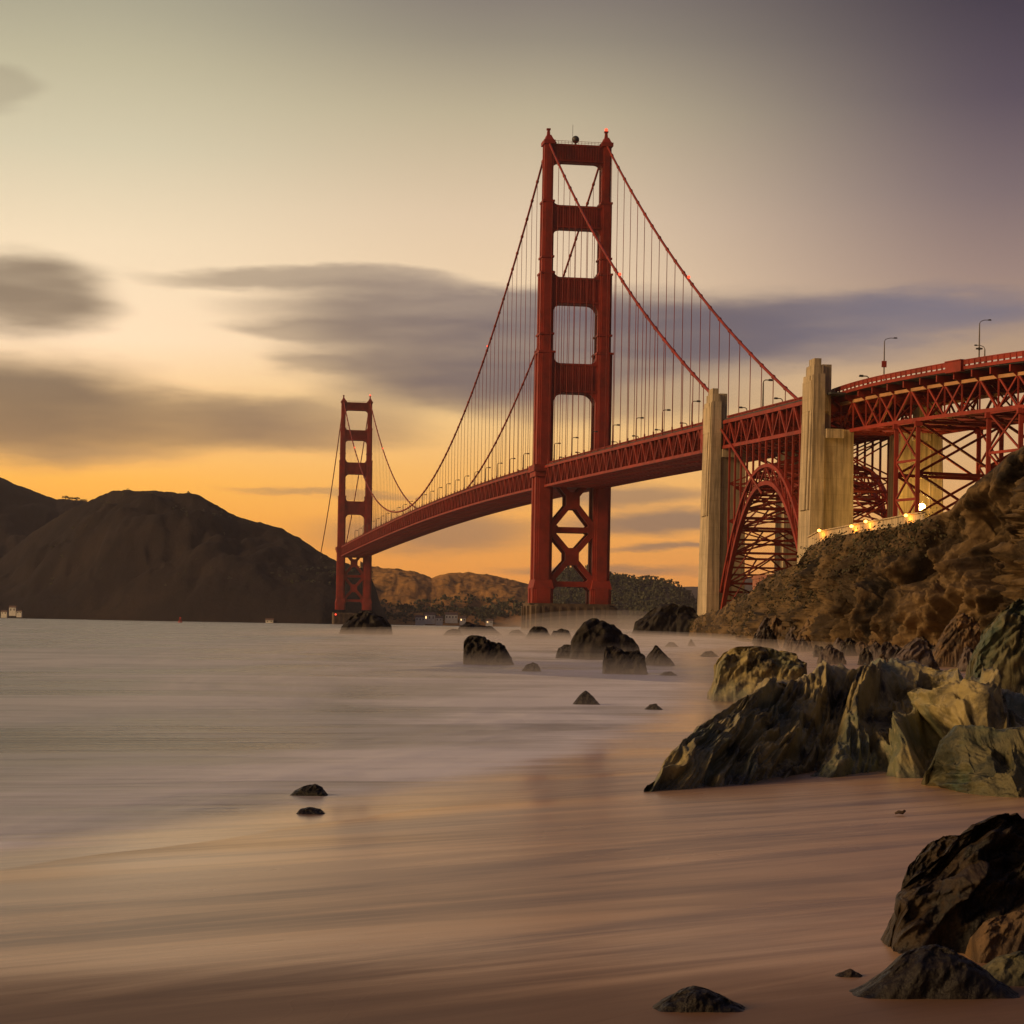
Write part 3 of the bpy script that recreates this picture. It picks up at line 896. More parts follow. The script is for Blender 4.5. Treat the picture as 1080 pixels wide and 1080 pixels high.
for i in range(9):
    fp.box(-20 + i * 5 - .6, -20 + i * 5 + .6, -11.7, -10.9, -6, 8.4)
fp.build('pier', 'pier_concrete', far_tower)
for sx in (-19, 16):
    lb = MB(); lb.sphere((sx, -12.3, 7), 0.9, 8, 6)
    lb.build('warning_light', 'beacon_glow', far_tower, True)
rd = MB()
rd.sphere((-1.0, -1.0, 229.6), 1.75, 16, 10)
rd.tube([(-1, -1, 226.9), (-1, -1, 228.4)], 0.5)
rd.tube([(-2.4, -1, 226.9), (-2.4, -1, 236.5)], 0.09, 5)
o = rd.build('radar_dome', 'dark_metal', tower, True)
o['label'] = 'dark round dome on top of the tower'

# cables
ZT = 228.6
def cable_z(s):
    if 0 <= s <= SPAN:
        q = s / SPAN
        return ZT + 3 * q - 143.0 * 4 * q * (1 - q)
    if s < 0:
        q = s / (S1A - 5)
        return ZT + (73.5 - ZT) * q - 10.3 * 4 * q * (1 - q)
    q = (s - SPAN) / (SN - SPAN)
    return ZT + 3 + (78 - ZT - 3) * q - 10.3 * 4 * q * (1 - q)
STEP = 15.24
sus = []
for sg in (-1, 1):
    mb = MB()
    ss = list(np.linspace(S1A - 5, 0, 40)) + list(np.linspace(0, SPAN, 150))[1:] + list(np.linspace(SPAN, SN, 24))[1:]
    mb.tube([(sg * HT, s, cable_z(s)) for s in ss], 0.52, 8)
    # beyond the pylon the cable dives to its anchorage
    mb.tube([(sg * (HT + .7), S1B + 1, 64.5), (sg * (HT + .7), -365, 56.5), (sg * (HT + .7), -398, 41.5)], 0.42, 8)
    k = 1
    while k * STEP < SPAN - 4 or k * STEP < 330:
        for s in ((k * STEP) if k * STEP < SPAN - 4 else None, -k * STEP if k * STEP < 326 else None):
            if s is None:
                continue
            z = cable_z(s)
            mb.tube([(sg * HT, s - 0.55, z - (cable_z(s + .5) - cable_z(s - .5)) * .55), (sg * HT, s + 0.55, z + (cable_z(s + .5) - cable_z(s - .5)) * .55)], 0.74, 8)
            zb = zc(s) + 1.2
            if z - zb > 1.5:
                sus.append((sg, s, z, zb))
        k += 1
    cb = mb.build('main_cable', 'red_paint', bridge, True)
    for s in ((-177.0, 195.0, 1124.0) if sg < 0 else (-177.0, 1124.0)):
        b_ = MB(); b_.sphere((sg * HT, s, cable_z(s) + 1.1), 0.6, 8, 6)
        b_.build('beacon', 'beacon_glow', cb, True)
sus.sort(key=lambda q: (1042 + q[1]))
rest = MB()
for i, (sg, s, z, zb) in enumerate(sus):
    mb = MB() if i < 100 else rest
    for dy in (-0.16, 0.16):
        mb.beam((sg * HT, s + dy, zb), (sg * HT, s + dy, z - 0.3), 0.17, 0.17)
    mb.beam((sg * HT, s, zb - .4), (sg * HT, s, zb + 1.6), 0.45, 0.6)
    if i < 100:
        mb.build('suspender', 'red_paint', bridge, fix=False)
o = rest.build('suspender', 'red_paint', bridge, fix=False)
o['kind'] = 'stuff'

def truss(mb, s0, s1, t, panel=7.62, wch=0.95, depth=None, zt=zc):
    n = max(2, int(round(abs(s1 - s0) / panel)))
    n += n % 2
    S = [s0 + (s1 - s0) * i / n for i in range(n + 1)]
    dd = depth or dep
    top = [(t, s, zt(s)) for s in S]
    bot = [(t, s, zt(s) - dd(s)) for s in S]
    for i in range(n):
        mb.beam(top[i], top[i + 1], wch, wch * 1.1)
        mb.beam(bot[i], bot[i + 1], wch, wch * 1.1)
        a, b = (bot[i], top[i + 1]) if i % 2 == 0 else (top[i], bot[i + 1])
        mb.beam(a, b, 0.5, 0.62)
    for i in range(n + 1):
        mb.beam(bot[i], top[i], 0.34, 0.36)
def deck_floor(s0, s1, zt=zc, dd=dep, step=7.62):
    fl = MB()
    n = int(round((s1 - s0) / step))
    for i in range(n + 1):
        s = s0 + (s1 - s0) * i / n
        z = zt(s)
        fl.box(-HT + .5, HT - .5, s - .35, s + .35, z - 3.2, z + .35)
        zb = z - dd(s)
        fl.box(-HT + .5, HT - .5, s - .6, s + .6, zb - .4, zb + .5)
        for q in (-1, 1):
            fl.beam((q * (HT - .6), s, zb), (0, s, z - 2), 0.5, 0.5)
            fl.beam((q * (HT - .6), s, z - 2), (0, s, zb), 0.5, 0.5)
        if i < n:
            s2 = s0 + (s1 - s0) * (i + 1) / n
            zb2 = zt(s2) - dd(s2)
            for k in range(4):
                ta, tb = -HT + .5 + k * (2 * HT - 1) / 4, -HT + .5 + (k + 1) * (2 * HT - 1) / 4
                fl.beam((ta, s, zb), (tb, s2, zb2), 0.5, 0.5)
                fl.beam((tb, s, zb - .03), (ta, s2, zb2 - .03), 0.5, 0.5)
            for tt in (-6.8, 0, 6.8):
                fl.beam((tt, s, zb), (tt, s2, zb2), 0.5, 0.6)
            for tt in (-9, -4.5, 0, 4.5, 9):
                fl.beam((tt, s, z - .4), (tt, s2, zt(s2) - .4), 0.4, 0.9)
    return fl
def roadway(s0, s1, zt=zc):
    rw = MB()
    n = max(4, int((s1 - s0) / 16))
    for i in range(n):
        a, b = s0 + (s1 - s0) * i / n, s0 + (s1 - s0) * (i + 1) / n
        za, zb = zt(a) + .6, zt(b) + .6
        rw.add([(-HT + .1, a, za), (HT - .1, a, za), (HT - .1, b, zb), (-HT + .1, b, zb),
                (-HT + .1, a, za + .5), (HT - .1, a, za + .5), (HT - .1, b, zb + .5), (-HT + .1, b, zb + .5)],
               [(0, 3, 2, 1), (4, 5, 6, 7), (1, 2, 6, 5), (3, 0, 4, 7)] + ([(0, 1, 5, 4)] if i == 0 else []) + ([(2, 3, 7, 6)] if i == n - 1 else []))
    return rw
def railing(s0, s1, t, zt=zc):
    rb = MB()
    n = int((s1 - s0) / 3.81)
    for i in range(n):
        a, b = s0 + (s1 - s0) * i / n, s0 + (s1 - s0) * (i + 1) / n
        za, zb = zt(a), zt(b)
        rb.beam((t, a, za + .78), (t, b, zb + .78), 0.24, 0.42)     # fascia
        rb.beam((t, a, za + 1.95), (t, b, zb + 1.95), 0.26, 0.22)
        rb.beam((t, a, za + 1.35), (t, b, zb + 1.35), 0.16, 0.16)
        rb.beam((t, a, za + 0.95), (t, a, za + 1.95), 0.36, 0.3)
        for k in (0.2, 0.4, 0.6, 0.8):
            s = a + (b - a) * k
            z = za + (zb - za) * k
            rb.beam((t, s, z + 0.95), (t, s, z + 1.9), 0.16, 0.30)
    return rb
for (s0, s1) in ((8.0, SPAN - 8), (S1A + 0.3, -8.0), (S2A + .3, S1B - .3), (SPAN + 8, SPAN + 24)):
    for sg in (-1, 1):
        mb = MB()
        truss(mb, s0, s1, sg * HT)
        if s0 == S1A + .3:                                         # plated end panel at the pylon
            mb.beam((sg * HT, s0 + 5, zc(s0) - 4), (sg * HT, s0 + 19, zc(s0 + 19) - 4), 0.5, 7.2)
        mb.build('stiffening_truss', 'red_paint', bridge, fix=False)
    deck_floor(s0, s1).build('floor_bracing', 'red_paint', bridge, fix=False)
tj = MB()
for s in (0.0, SPAN):
    for sg in (-1, 1):
        tj.box(sg * 9.2 - .3, sg * 9.2 + .3, s - 9, s + 9, zc(s) - 8.8, zc(s) + .2)
    tj.box(-9, 9, s - 7.4, s + 7.4, zc(s) - 9, zc(s) - 8.2)
tj.build('floor_bracing', 'red_paint', bridge)
roadway(S2B - 2, SPAN + 24).build('roadway', 'asphalt', bridge)
for sg in (-1, 1):
    for s0, s1 in ((S2A + .2, S1B - .2), (S1A + .2, -9.2), (9.2, SPAN - 9.2), (SPAN + 9.2, SPAN + 24)):
        railing(s0, s1, sg * (HT - .8)).build('railing', 'red_paint', bridge, fix=False)

# concrete pylons
def pylon(sa, sb, ztop, zroad):
    py_ = empty('concrete_pylon', (0, 0, 0), 0, bridge)
    s_hi, s_lo = max(sa, sb), min(sa, sb)
    ztop0 = ztop
    for sg in (-1, 1):
        ztop = ztop0 if sg < 0 or s_hi > -400 else ztop0 - 6
        mb = MB()
        def R(t0, t1, a, b):
            x0, x1 = sorted((sg * t0, sg * t1))
            return (x0, x1, a, b)
        # broad shaft below the deck, outer pier carried up beside the roadway
        mb.taper(R(6.0, 14.8, s_lo + .4, s_hi - .4), -2, R(6.4, 14.8, s_lo + .9, s_hi - .9), zroad - 8.6)
        mb.taper(R(14.5, 18.6, s_lo - .5, s_hi + .5), -2, R(14.5, 17.6, s_lo + .5, s_hi - .5), ztop - 4.3)
        mb.box(*R(14.6, 17.1, s_lo + 2.0, s_hi - 1.4), ztop - 4.4, ztop - 1.8)
        mb.box(*R(14.9, 16.8, s_lo + 3.0, s_hi - 3.0), ztop - 1.9, ztop)
        mb.box(*R(12.2, 14.7, s_lo + 2.6, s_hi - 2.6), zroad - 9, ztop - 1.6)
        mb.box(*R(13.0, 18.1, s_lo + 1.6, s_hi - 1.6), ztop - 14, ztop - 6.0)
        # raised strips beside the slots on the outer face
        xo = 17.75
        for a, wd in ((s_lo + .9, 1.5), (s_lo + 3.6, 5.6)):
            mb.taper(R(xo - .6, xo + .9, a, a + wd), ztop - 40, R(xo - .9, xo + .05, a, a + wd), ztop - 4.6)
        # corbel for the truss seat
        mb.box(*R(9.5, 14.2, s_lo - .6, s_lo + 1.6), zroad - 11, zroad - 8.6)
        mb.build('shaft', 'concrete', py_)
    return py_
pylon(S1A, S1B, 77.4, zc(-343))
pylon(S2A, S2B, 73.8, zc(-455))

# steel arch between the pylons
def arch():
    ar = empty('arch', (0, 0, 0), 0, bridge)
    s0, s1 = S1B - .6, S2A + .6
    sc_ = (s0 + s1) / 2
    hs = abs(s0 - s1) / 2
    def zi(s): return 5.0 + 39.5 * (1 - (abs(s - sc_) / hs) ** 2.15)
    def zo(s): return zi(s) + 5.0 + 3.6 * (abs(s - sc_) / hs) ** 2
    n = 14
    S = [s0 + (s1 - s0) * i / n for i in range(n + 1)]
    for sg in (-1, 1):
        t = sg * HT
        rib = MB()
        fine = [s0 + (s1 - s0) * i / 42 for i in range(43)]
        for a, b in zip(fine[:-1], fine[1:]):
            rib.beam((t, a, zi(a)), (t, b, zi(b)), 1.3, 1.25)
            rib.beam((t, a, zo(a)), (t, b, zo(b)), 1.2, 1.05)
        for i in range(n):
            a, b = S[i], S[i + 1]
            p, q = ((t, a, zi(a)), (t, b, zo(b))) if i < n // 2 else ((t, a, zo(a)), (t, b, zi(b)))
            rib.beam(p, q, 0.4, 0.45)
            q2 = (t, b, zi(b))
            rib.beam((t, b, zo(b)), q2, 0.35, 0.4)
        rib.build('arch_rib', 'red_paint', ar, fix=False)
        for i in range(1, n):
            s = S[i]
            cl = MB()
            zt_ = zc(s) - dep(s) - .4
            cl.beam((t, s, zo(s) + .3), (t, s, zt_), 0.55, 0.55)
            cl.build('spandrel_column', 'red_paint', ar, fix=False)
    lb = MB()
    for i in range(0, n + 1):
        s = S[i]
        for zz in (zi(s), zo(s)):
            lb.beam((-HT, s, zz), (HT, s, zz), 0.7, 0.7)
        lb.beam((-HT, s, zi(s)), (HT, s, zo(s)), 0.4, 0.4)
        lb.beam((HT, s, zi(s)), (-HT, s, zo(s)), 0.4, 0.4)
        if i < n:
            sm_ = (s + S[i + 1]) / 2
            for zz in (zi(sm_), zo(sm_)):
                lb.beam((-HT, sm_, zz), (HT, sm_, zz), 0.5, 0.6)
            for q in (-1, 1):
                lb.beam((q * HT, s, zi(s)), (q * HT * .33, S[i + 1], zo(S[i + 1])), 0.4, 0.4)
                lb.beam((q * HT * .33, s, zo(s)), (q * HT, S[i + 1], zi(S[i + 1])), 0.4, 0.4)
            s2 = S[i + 1]
            lb.beam((-HT, s, zi(s)), (0, s2, zi(s2)), 0.5, 0.5)
            lb.beam((HT, s, zi(s)), (0, s2, zi(s2)), 0.5, 0.5)
            lb.beam((-HT, s, zo(s)), (0, s2, zo(s2)), 0.4, 0.4)
            lb.beam((HT, s, zo(s)), (0, s2, zo(s2)), 0.4, 0.4)
        zt_ = zc(s) - dep(s)
        if 0 < i < n and zt_ - zo(s) > 4:                         # sway frames between the columns
            m_ = max(1, int((zt_ - zo(s)) / 11))
            for k in range(m_):
                za, zb = zo(s) + (zt_ - zo(s)) * k / m_, zo(s) + (zt_ - zo(s)) * (k + 1) / m_
                lb.beam((-HT, s, za), (HT, s, zb), 0.4, 0.4)
                lb.beam((HT, s, za), (-HT, s, zb), 0.4, 0.4)
                lb.beam((-HT, s, zb), (HT, s, zb), 0.5, 0.5)
    lb.build('lateral_bracing', 'red_paint', ar, fix=False)
arch()

# approach viaduct, curving away to the right (built in world metres, then parented)
inv = bridge.matrix_basis.inverted()
def to_local(o):
    o.data.transform(inv)
    return o
VP = [Vector(p) for p in ((82.0, 611), (86.6, 592.5), (92.8, 571), (100.8, 549), (116.3, 508), (134, 470), (156, 434), (186, 398))]
def cr(t):
    i = min(int(t), len(VP) - 2); f = t - i
    p0, p1, p2, p3 = VP[max(i - 1, 0)], VP[i], VP[i + 1], VP[min(i + 2, len(VP) - 1)]
    return 0.5 * ((2 * p1) + (p2 - p0) * f + (2 * p0 - 5 * p1 + 4 * p2 - p3) * f * f + (3 * p1 - p0 - 3 * p2 + p3) * f ** 3)
def vpath():
    pts = [cr(1 + 6 * i / 400) for i in range(401)]
    L = [0]
    for a, b in zip(pts[:-1], pts[1:]):
        L.append(L[-1] + (b - a).length)
    return pts, L
_vp, _vl = vpath()
VLEN = _vl[-1]
def vpt(d, off=0.0, z=0.0):
    x = np.interp(d, _vl, [p.x for p in _vp]); y = np.interp(d, _vl, [p.y for p in _vp])
    x2 = np.interp(min(d + .5, VLEN), _vl, [p.x for p in _vp]); y2 = np.interp(min(d + .5, VLEN), _vl, [p.y for p in _vp])
    x1 = np.interp(max(d - .5, 0), _vl, [p.x for p in _vp]); y1 = np.interp(max(d - .5, 0), _vl, [p.y for p in _vp])
    t = Vector((x2 - x1, y2 - y1)).normalized()
    nr = Vector((-t.y, t.x))                       # to the east, away from the sea
    return Vector((x + nr.x * off, y + nr.y * off, z))
def vz(d): return 62.4 - 0.0155 * d + 0.7 * math.sin(PI * min(d, 130) / 130)
def vr(d): return 0.9 * (1 - math.exp(-d / 18.0))
VW = 24.0
def viaduct():
    n = 2 * int(VLEN / 15.2) 
    st = VLEN / n
    for off in (0.0, VW):
        mb = MB(); tc_ = MB()
        for i in range(n):
            d, e = i * st, (i + 1) * st
            a0, a1 = vpt(d, off, vz(d)), vpt(e, off, vz(e))
            b0, b1 = vpt(d, off, vz(d) - 7.6), vpt(e, off, vz(e) - 7.6)
            tc_.beam(a0, a1, 0.75, 0.8)
            mb.beam(b0, b1, 0.75, 0.9)
            if i % 4 == 0: mb.beam(b0, a1, 0.5, 0.55)
            elif i % 4 == 1: mb.beam(a0, b1, 0.5, 0.55)
            elif i % 4 == 2: mb.beam(b0, a1, 0.4, 0.45); mb.beam(a0, b1, 0.4, 0.45)
            else: mb.beam(b0, a1, 0.5, 0.55)
            if i % 4 == 3: mb.beam(a0, b1, 0.4, .45)
            mb.beam(b0, a0, 0.36, 0.4)
        to_local(mb.build('viaduct_truss', 'red_paint', bridge, fix=False))
        o = to_local(tc_.build('top_chord', 'beige_steel', bridge, fix=False))
        o['label'] = 'pale beige top chord of the viaduct truss'
    fl = MB()
    for i in range(n + 1):
        d = i * st
        z = vz(d)
        fl.beam(vpt(d, -2.4, z + 1.3), vpt(d, VW + 2.4, z + 1.3), 0.5, 1.6)
        fl.beam(vpt(d, 0, z + .2), vpt(d, VW, z + .2), 0.4, 0.6)
        fl.beam(vpt(d, 0, z - 7.6), vpt(d, VW, z - 7.6), 0.7, 0.7)
        fl.beam(vpt(d, 0, z - .4), vpt(d, -2.3, z + 1.2), 0.35, 0.5)
        fl.beam(vpt(d, 0, z - .2), vpt(d, 0, z + 2), 0.4, 0.4)
        if i < n:
            e = d + st; z2 = vz(e)
            for k in range(3):
                fl.beam(vpt(d, k * 8, z - 7.6), vpt(e, k * 8 + 8, z2 - 7.6), 0.45, 0.45)
                fl.beam(vpt(d, k * 8 + 8, z - 7.63), vpt(e, k * 8, z2 - 7.63), 0.45, 0.45)
            for q in (3, 7, 12, 17, 21):
                fl.beam(vpt(d, q, z + 1.2), vpt(e, q, z2 + 1.2), 0.4, 1.0)
            if i % 2 == 0:
                for q in (8, 16):
                    fl.beam(vpt(d, q - 8, z - 7.4), vpt(d, q, z), 0.35, 0.35)
                    fl.beam(vpt(d, q + 8, z - 7.4), vpt(d, q, z), 0.35, 0.35)
    to_local(fl.build('floor_bracing', 'red_paint', bridge, fix=False))
    rw = MB()
    m = 60
    for i in range(m):
        d, e = VLEN * i / m, VLEN * (i + 1) / m
        q = [vpt(d, -2.5, vz(d) + 2.15), vpt(d, VW + 2.5, vz(d) + 2.15), vpt(e, VW + 2.5, vz(e) + 2.15), vpt(e, -2.5, vz(e) + 2.15)]
        up = Vector((0, 0, .5))
        rw.add(q + [p + up for p in q], [(0, 3, 2, 1), (4, 5, 6, 7), (1, 2, 6, 5), (3, 0, 4, 7)] + ([(0, 1, 5, 4)] if i == 0 else []) + ([(2, 3, 7, 6)] if i == m - 1 else []))
    to_local(rw.build('roadway', 'asphalt', bridge))
    for off in (-2.7, VW + 2.7):
        rb = MB()
        m = int(VLEN / 2.4)
        for i in range(m):
            d, e = VLEN * i / m, VLEN * (i + 1) / m
            p, q = vpt(d, off, vz(d) + vr(d) - .3), vpt(e, off, vz(e) + vr(e) - .3)
            Z = lambda h: Vector((0, 0, h))
            rb.beam(p + Z(2.2), q + Z(2.2), 0.3, 0.8)
            rb.beam(p + Z(3.45), q + Z(3.45), 0.14, 1.0 if i % 3 else 0.9)
            rb.beam(p + Z(4.05), q + Z(4.05), 0.3, 0.2)
            rb.beam(p + Z(2.4), p + Z(4.0), 0.4, 0.4)
        to_local(rb.build('railing', 'red_paint', bridge, fix=False))
    kb = MB()                                        # box hung on the rail
    a, b = vpt(61, -2.9, 0), vpt(68, -2.9, 0)
    kb.beam(a + Vector((0, 0, vz(61) + 3.3)), b + Vector((0, 0, vz(68) + 3.3)), 1.3, 2.6)
    kb.beam(a + Vector((0, 0, vz(61) + 4.7)), b + Vector((0, 0, vz(68) + 4.7)), 1.7, 0.25)
    to_local(kb.build('equipment_box', 'red_paint', bridge))
viaduct()
def steel_tower(d0, d1, zb):
    # located by the viaduct's own curve; four legs and braces
    st_ = empty('steel_tower', (0, 0, 0), 0, bridge)
    zt_ = vz((d0 + d1) / 2) - 8.1
    ft = {}
    for off in (0.0, VW):
        for d in (d0, d1):
            lg = MB()
            p = vpt(d, off, 0)
            lg.beam((p.x, p.y, zb), (p.x, p.y, zt_), 1.0, 1.0, (0, 1, 0))
            lg.box(p.x - .9, p.x + .9, p.y - .9, p.y + .9, zt_ - 1.2, zt_ + .1)
            to_local(lg.build('leg', 'red_paint', st_))
            ft[(off, d)] = p
    n = max(2, int(round((zt_ - zb) / 10.5)))
    def face(a, b, w, nn):
        mb = MB()
        for i in range(nn):
            za, z2 = zb + (zt_ - zb) * i / nn, zb + (zt_ - zb) * (i + 1) / nn
            A, B = Vector((a.x, a.y, za)), Vector((b.x, b.y, za))
            C, D = Vector((a.x, a.y, z2)), Vector((b.x, b.y, z2))
            mb.beam(A, D, w, w); mb.beam(B, C, w, w)
            mb.beam(C, D, w * 1.3, w * 1.5)
        to_local(mb.build('cross_brace', 'red_paint', st_, fix=False))
    face(ft[(0.0, d0)], ft[(0.0, d1)], 0.42, n)
    face(ft[(VW, d0)], ft[(VW, d1)], 0.42, n)
    face(ft[(0.0, d0)], ft[(VW, d0)], 0.55, 3)
    face(ft[(0.0, d1)], ft[(VW, d1)], 0.55, 3)
    return st_
steel_tower(32.5, 43.0, 16.0)
steel_tower(75.0, 88.0, 16.0)
steel_tower(118.0, 131.0, 16.0)

# ------------------------------------------------------------------ lamps
def deck_lamp():
    r = empty('lamp_post', (0, 0, 0))
    p = MB(); p.tube([(0, 0, 0), (0, 0, 4.0), (0, 0, 8.2)], [.28, .24, .2], 6)
    p.tube([(0, 0, 8.2), (.15, 0, 8.75), (.6, 0, 9.05), (2.1, 0, 9.1)], .17, 6)
    p.box(-.35, .35, -.35, .35, 0, 1.2)
    p.build('post', 'lamp_metal', r)
    h = MB(); h.taper((1.5, 2.9, -.32, .32), 8.95, (1.7, 2.7, -.22, .22), 9.4)
    h.box(1.6, 2.8, -.26, .26, 8.8, 8.95)
    h.build('lamp_head', 'dark_metal', r)
    return r
def ordinal(n):
    base = ['first', 'second', 'third', 'fourth', 'fifth', 'sixth', 'seventh', 'eighth', 'ninth', 'tenth', 'eleventh', 'twelfth', 'thirteenth', 'fourteenth', 'fifteenth',
            'sixteenth', 'seventeenth', 'eighteenth', 'nineteenth', 'twentieth']
    if n <= 20: return base[n - 1]
    return 'twenty-' + base[n - 21] if n < 30 else 'thirtieth'
proto = None
lampc = {}
for sg in (-1, 1):
    for k in range(-10, 26):
        s = 22 + k * 45.72 + (0 if sg < 0 else 22.0)
        if s > 1150 or s < -440 or abs(s + 343) < 9 or abs(s) < 12:
            continue
        if proto is None:
            proto = deck_lamp(); o = proto
        else:
            o = copy_tree(proto)
        w = bridge.matrix_basis @ Vector((sg * (HT - 1.4), s, zc(s) + 1.05))
        o.location = w
        o.rotation_euler = (0, 0, TH + (0 if sg < 0 else PI))
        side = 'seaward' if sg < 0 else 'far'
        sec = 'main' if s > 0 else ('side' if s > -340 else 'arch')
        lampc.setdefault((side, sec), []).append((abs(s), o))
for (side, sec), lst in lampc.items():
    lst.sort(key=lambda q: q[0])
    for i, (d, o) in enumerate(lst):
        if sec == 'main':
            tx = f'slim dark lamp post on the {side} railing, {ordinal(i + 1)} beyond the near tower'
        elif sec == 'side':
            tx = f'slim dark lamp post on the {side} railing, {ordinal(i + 1)} from near tower towards pylons'
        else:
            tx = f'slim dark lamp post above the arch on the {side} railing, {ordinal(i + 1)} past the smaller pylon'
        props(o, tx, 'lamp post', 'lamp posts along the bridge deck')
def tall_lamp(px, pybase, pytop, arm_px, label, D, box=False):
    b = at(px, pybase, D)
    h = at(px, pytop, D).z - b.z
    r = empty('street_lamp', b)
    a = arm_px * D / FPX
    p = MB()
    p.tube([(0, 0, -2.0), (0, 0, h * .6), (0, 0, h - .8)], [.2, .16, .12], 6)
    p.tube([(0, 0, h - .8), (a * .12, 0, h - .3), (a * .45, 0, h), (a, 0, h + .05)], .09, 6)
    p.build('post', 'lamp_metal', r)
    q = MB()
    x0, x1 = sorted((a * .8, a * 1.12))
    q.taper((x0, x1, -.22, .22), h - .1, (x0 + .1, x1 - .1, -.15, .15), h + .22)
    q.build('lamp_head', 'dark_metal', r)
    if box:
        s_ = MB(); s_.box(-.62, .62, -.25, .25, 1.4, 3.0); s_.box(-.12, .12, .2, .4, 1.2, 3.2)
        s_.build('sign_board', 'red_paint', r)
    props(r, label, 'street lamp', 'tall street lamps on the viaduct')
    return r
tall_lamp(932.3, 393, 356.5, 12, 'tall curved street lamp with a red board, on the viaduct beside the larger pylon', 575, True)
tl = tall_lamp(1032.6, 377, 337.5, 11, 'tallest curved street lamp on the viaduct near the right edge', 526)
fx = MB(); fx.box(-.75, .75, -.3, .3, 1.9, 2.25); fx.tube([(0, 0, 1.7), (0, 0, 2.4)], .26, 6)
fx.build('floodlight_pair', 'dark_metal', tl)
tall_lamp(1038.5, 377, 364.5, -10, 'short curved street lamp beside the tallest one on the viaduct', 545)

# ------------------------------------------------------------------ path wall and its lamps above the cliff
def path_wall():
    top = [(853, 567), (864, 561), (885, 557), (915, 551), (940, 547), (962, 542.5), (975, 541)]
    D = np.interp([p[0] for p in top], [853, 975], [520, 470])
    mb = MB()
    pts = [at(px, py, d) for (px, py), d in zip(top, D)]
    for a, b in zip(pts[:-1], pts[1:]):
        w = Vector((0, .5, 0))
        mb.add([(a.x, a.y, a.z - 9), (b.x, b.y, b.z - 9), (b.x, b.y, b.z), (a.x, a.y, a.z), (a.x, a.y + .6, a.z - 9), (b.x, b.y + .6, b.z - 9), (b.x, b.y + .6, b.z), (a.x, a.y + .6, a.z)],
               [(0, 1, 2, 3), (7, 6, 5, 4), (3, 2, 6, 7), (0, 3, 7, 4), (1, 5, 6, 2)])
        mb.beam(a + Vector((0, .3, .12)), b + Vector((0, .3, .12)), 0.9, 0.24)
    o = mb.build('retaining_wall', 'concrete')
    props(o, 'pale concrete wall lit by small lamps along the cliff top below the viaduct', 'wall')
    spec = [(864, 559.5, 'leftmost'), (898, 555, 'second'), (913, 550, 'third'), (955.5, 543.5, 'rightmost')]
    tx = {'leftmost': 'small glowing orange lamp on cliff top wall beside the larger concrete pylon',
          'second': 'small glowing orange lamp on the cliff top wall, second of four from the pylon',
          'third': 'small glowing orange lamp on the cliff top wall under the dark gap between pylon shafts',
          'rightmost': 'small glowing orange lamp on the cliff top wall under the red steel tower'}
    for px, py, k in spec:
        d = np.interp(px, [853, 975], [520, 470]) - 1.1
        p = at(px, py, d)
        r = empty('wall_lamp', p)
        g = MB(); g.sphere((0, 0, 0), 0.42, 10, 6, (1, 1, .8)); g.build('lamp_bulb', 'sodium_glow', r, True)
        h = MB(); h.box(-.12, .12, .2, 1.2, -.1, .1); h.box(-.5, .5, -.5, .6, .38, .5); h.build('bracket', 'dark_metal', r)
        props(r, tx[k], 'wall lamp', 'orange lamps along the cliff wall')
        ld = bpy.data.lights.new('wall_lamp_light', 'POINT')
        ld.energy = 300; ld.color = (1.0, 0.34, 0.03); ld.shadow_soft_size = 0.4
        lo = bpy.data.objects.new('bulb_light', ld); lo.location = (0, -1.2, -.9); link(lo, r)
    p = at(972, 535, 570)
    r = empty('floodlight', p)
    g = MB(); g.sphere((0, 0, 0), 1.0, 12, 8); g.build('lamp_bulb', 'flood_glow', r, True)
    h = MB(); h.tube([(0, 0.9, -6), (0, .9, .4)], .14, 6); h.taper((-.8, .8, .3, 1.0), -.5, (-.9, .9, .4, 1.1), .7); h.build('post', 'dark_metal', r)
    props(r, 'brightest lamp, a blazing yellow floodlight on a post at the cliff edge under the viaduct', 'floodlight')
    ld = bpy.data.lights.new('floodlight_light', 'POINT')
    ld.energy = 7500; ld.color = (1.0, 0.55, 0.08); ld.shadow_soft_size = 0.5
    lo = bpy.data.objects.new('bulb_light', ld); lo.location = (0, 2.0, 1.5); link(lo, r)
path_wall()

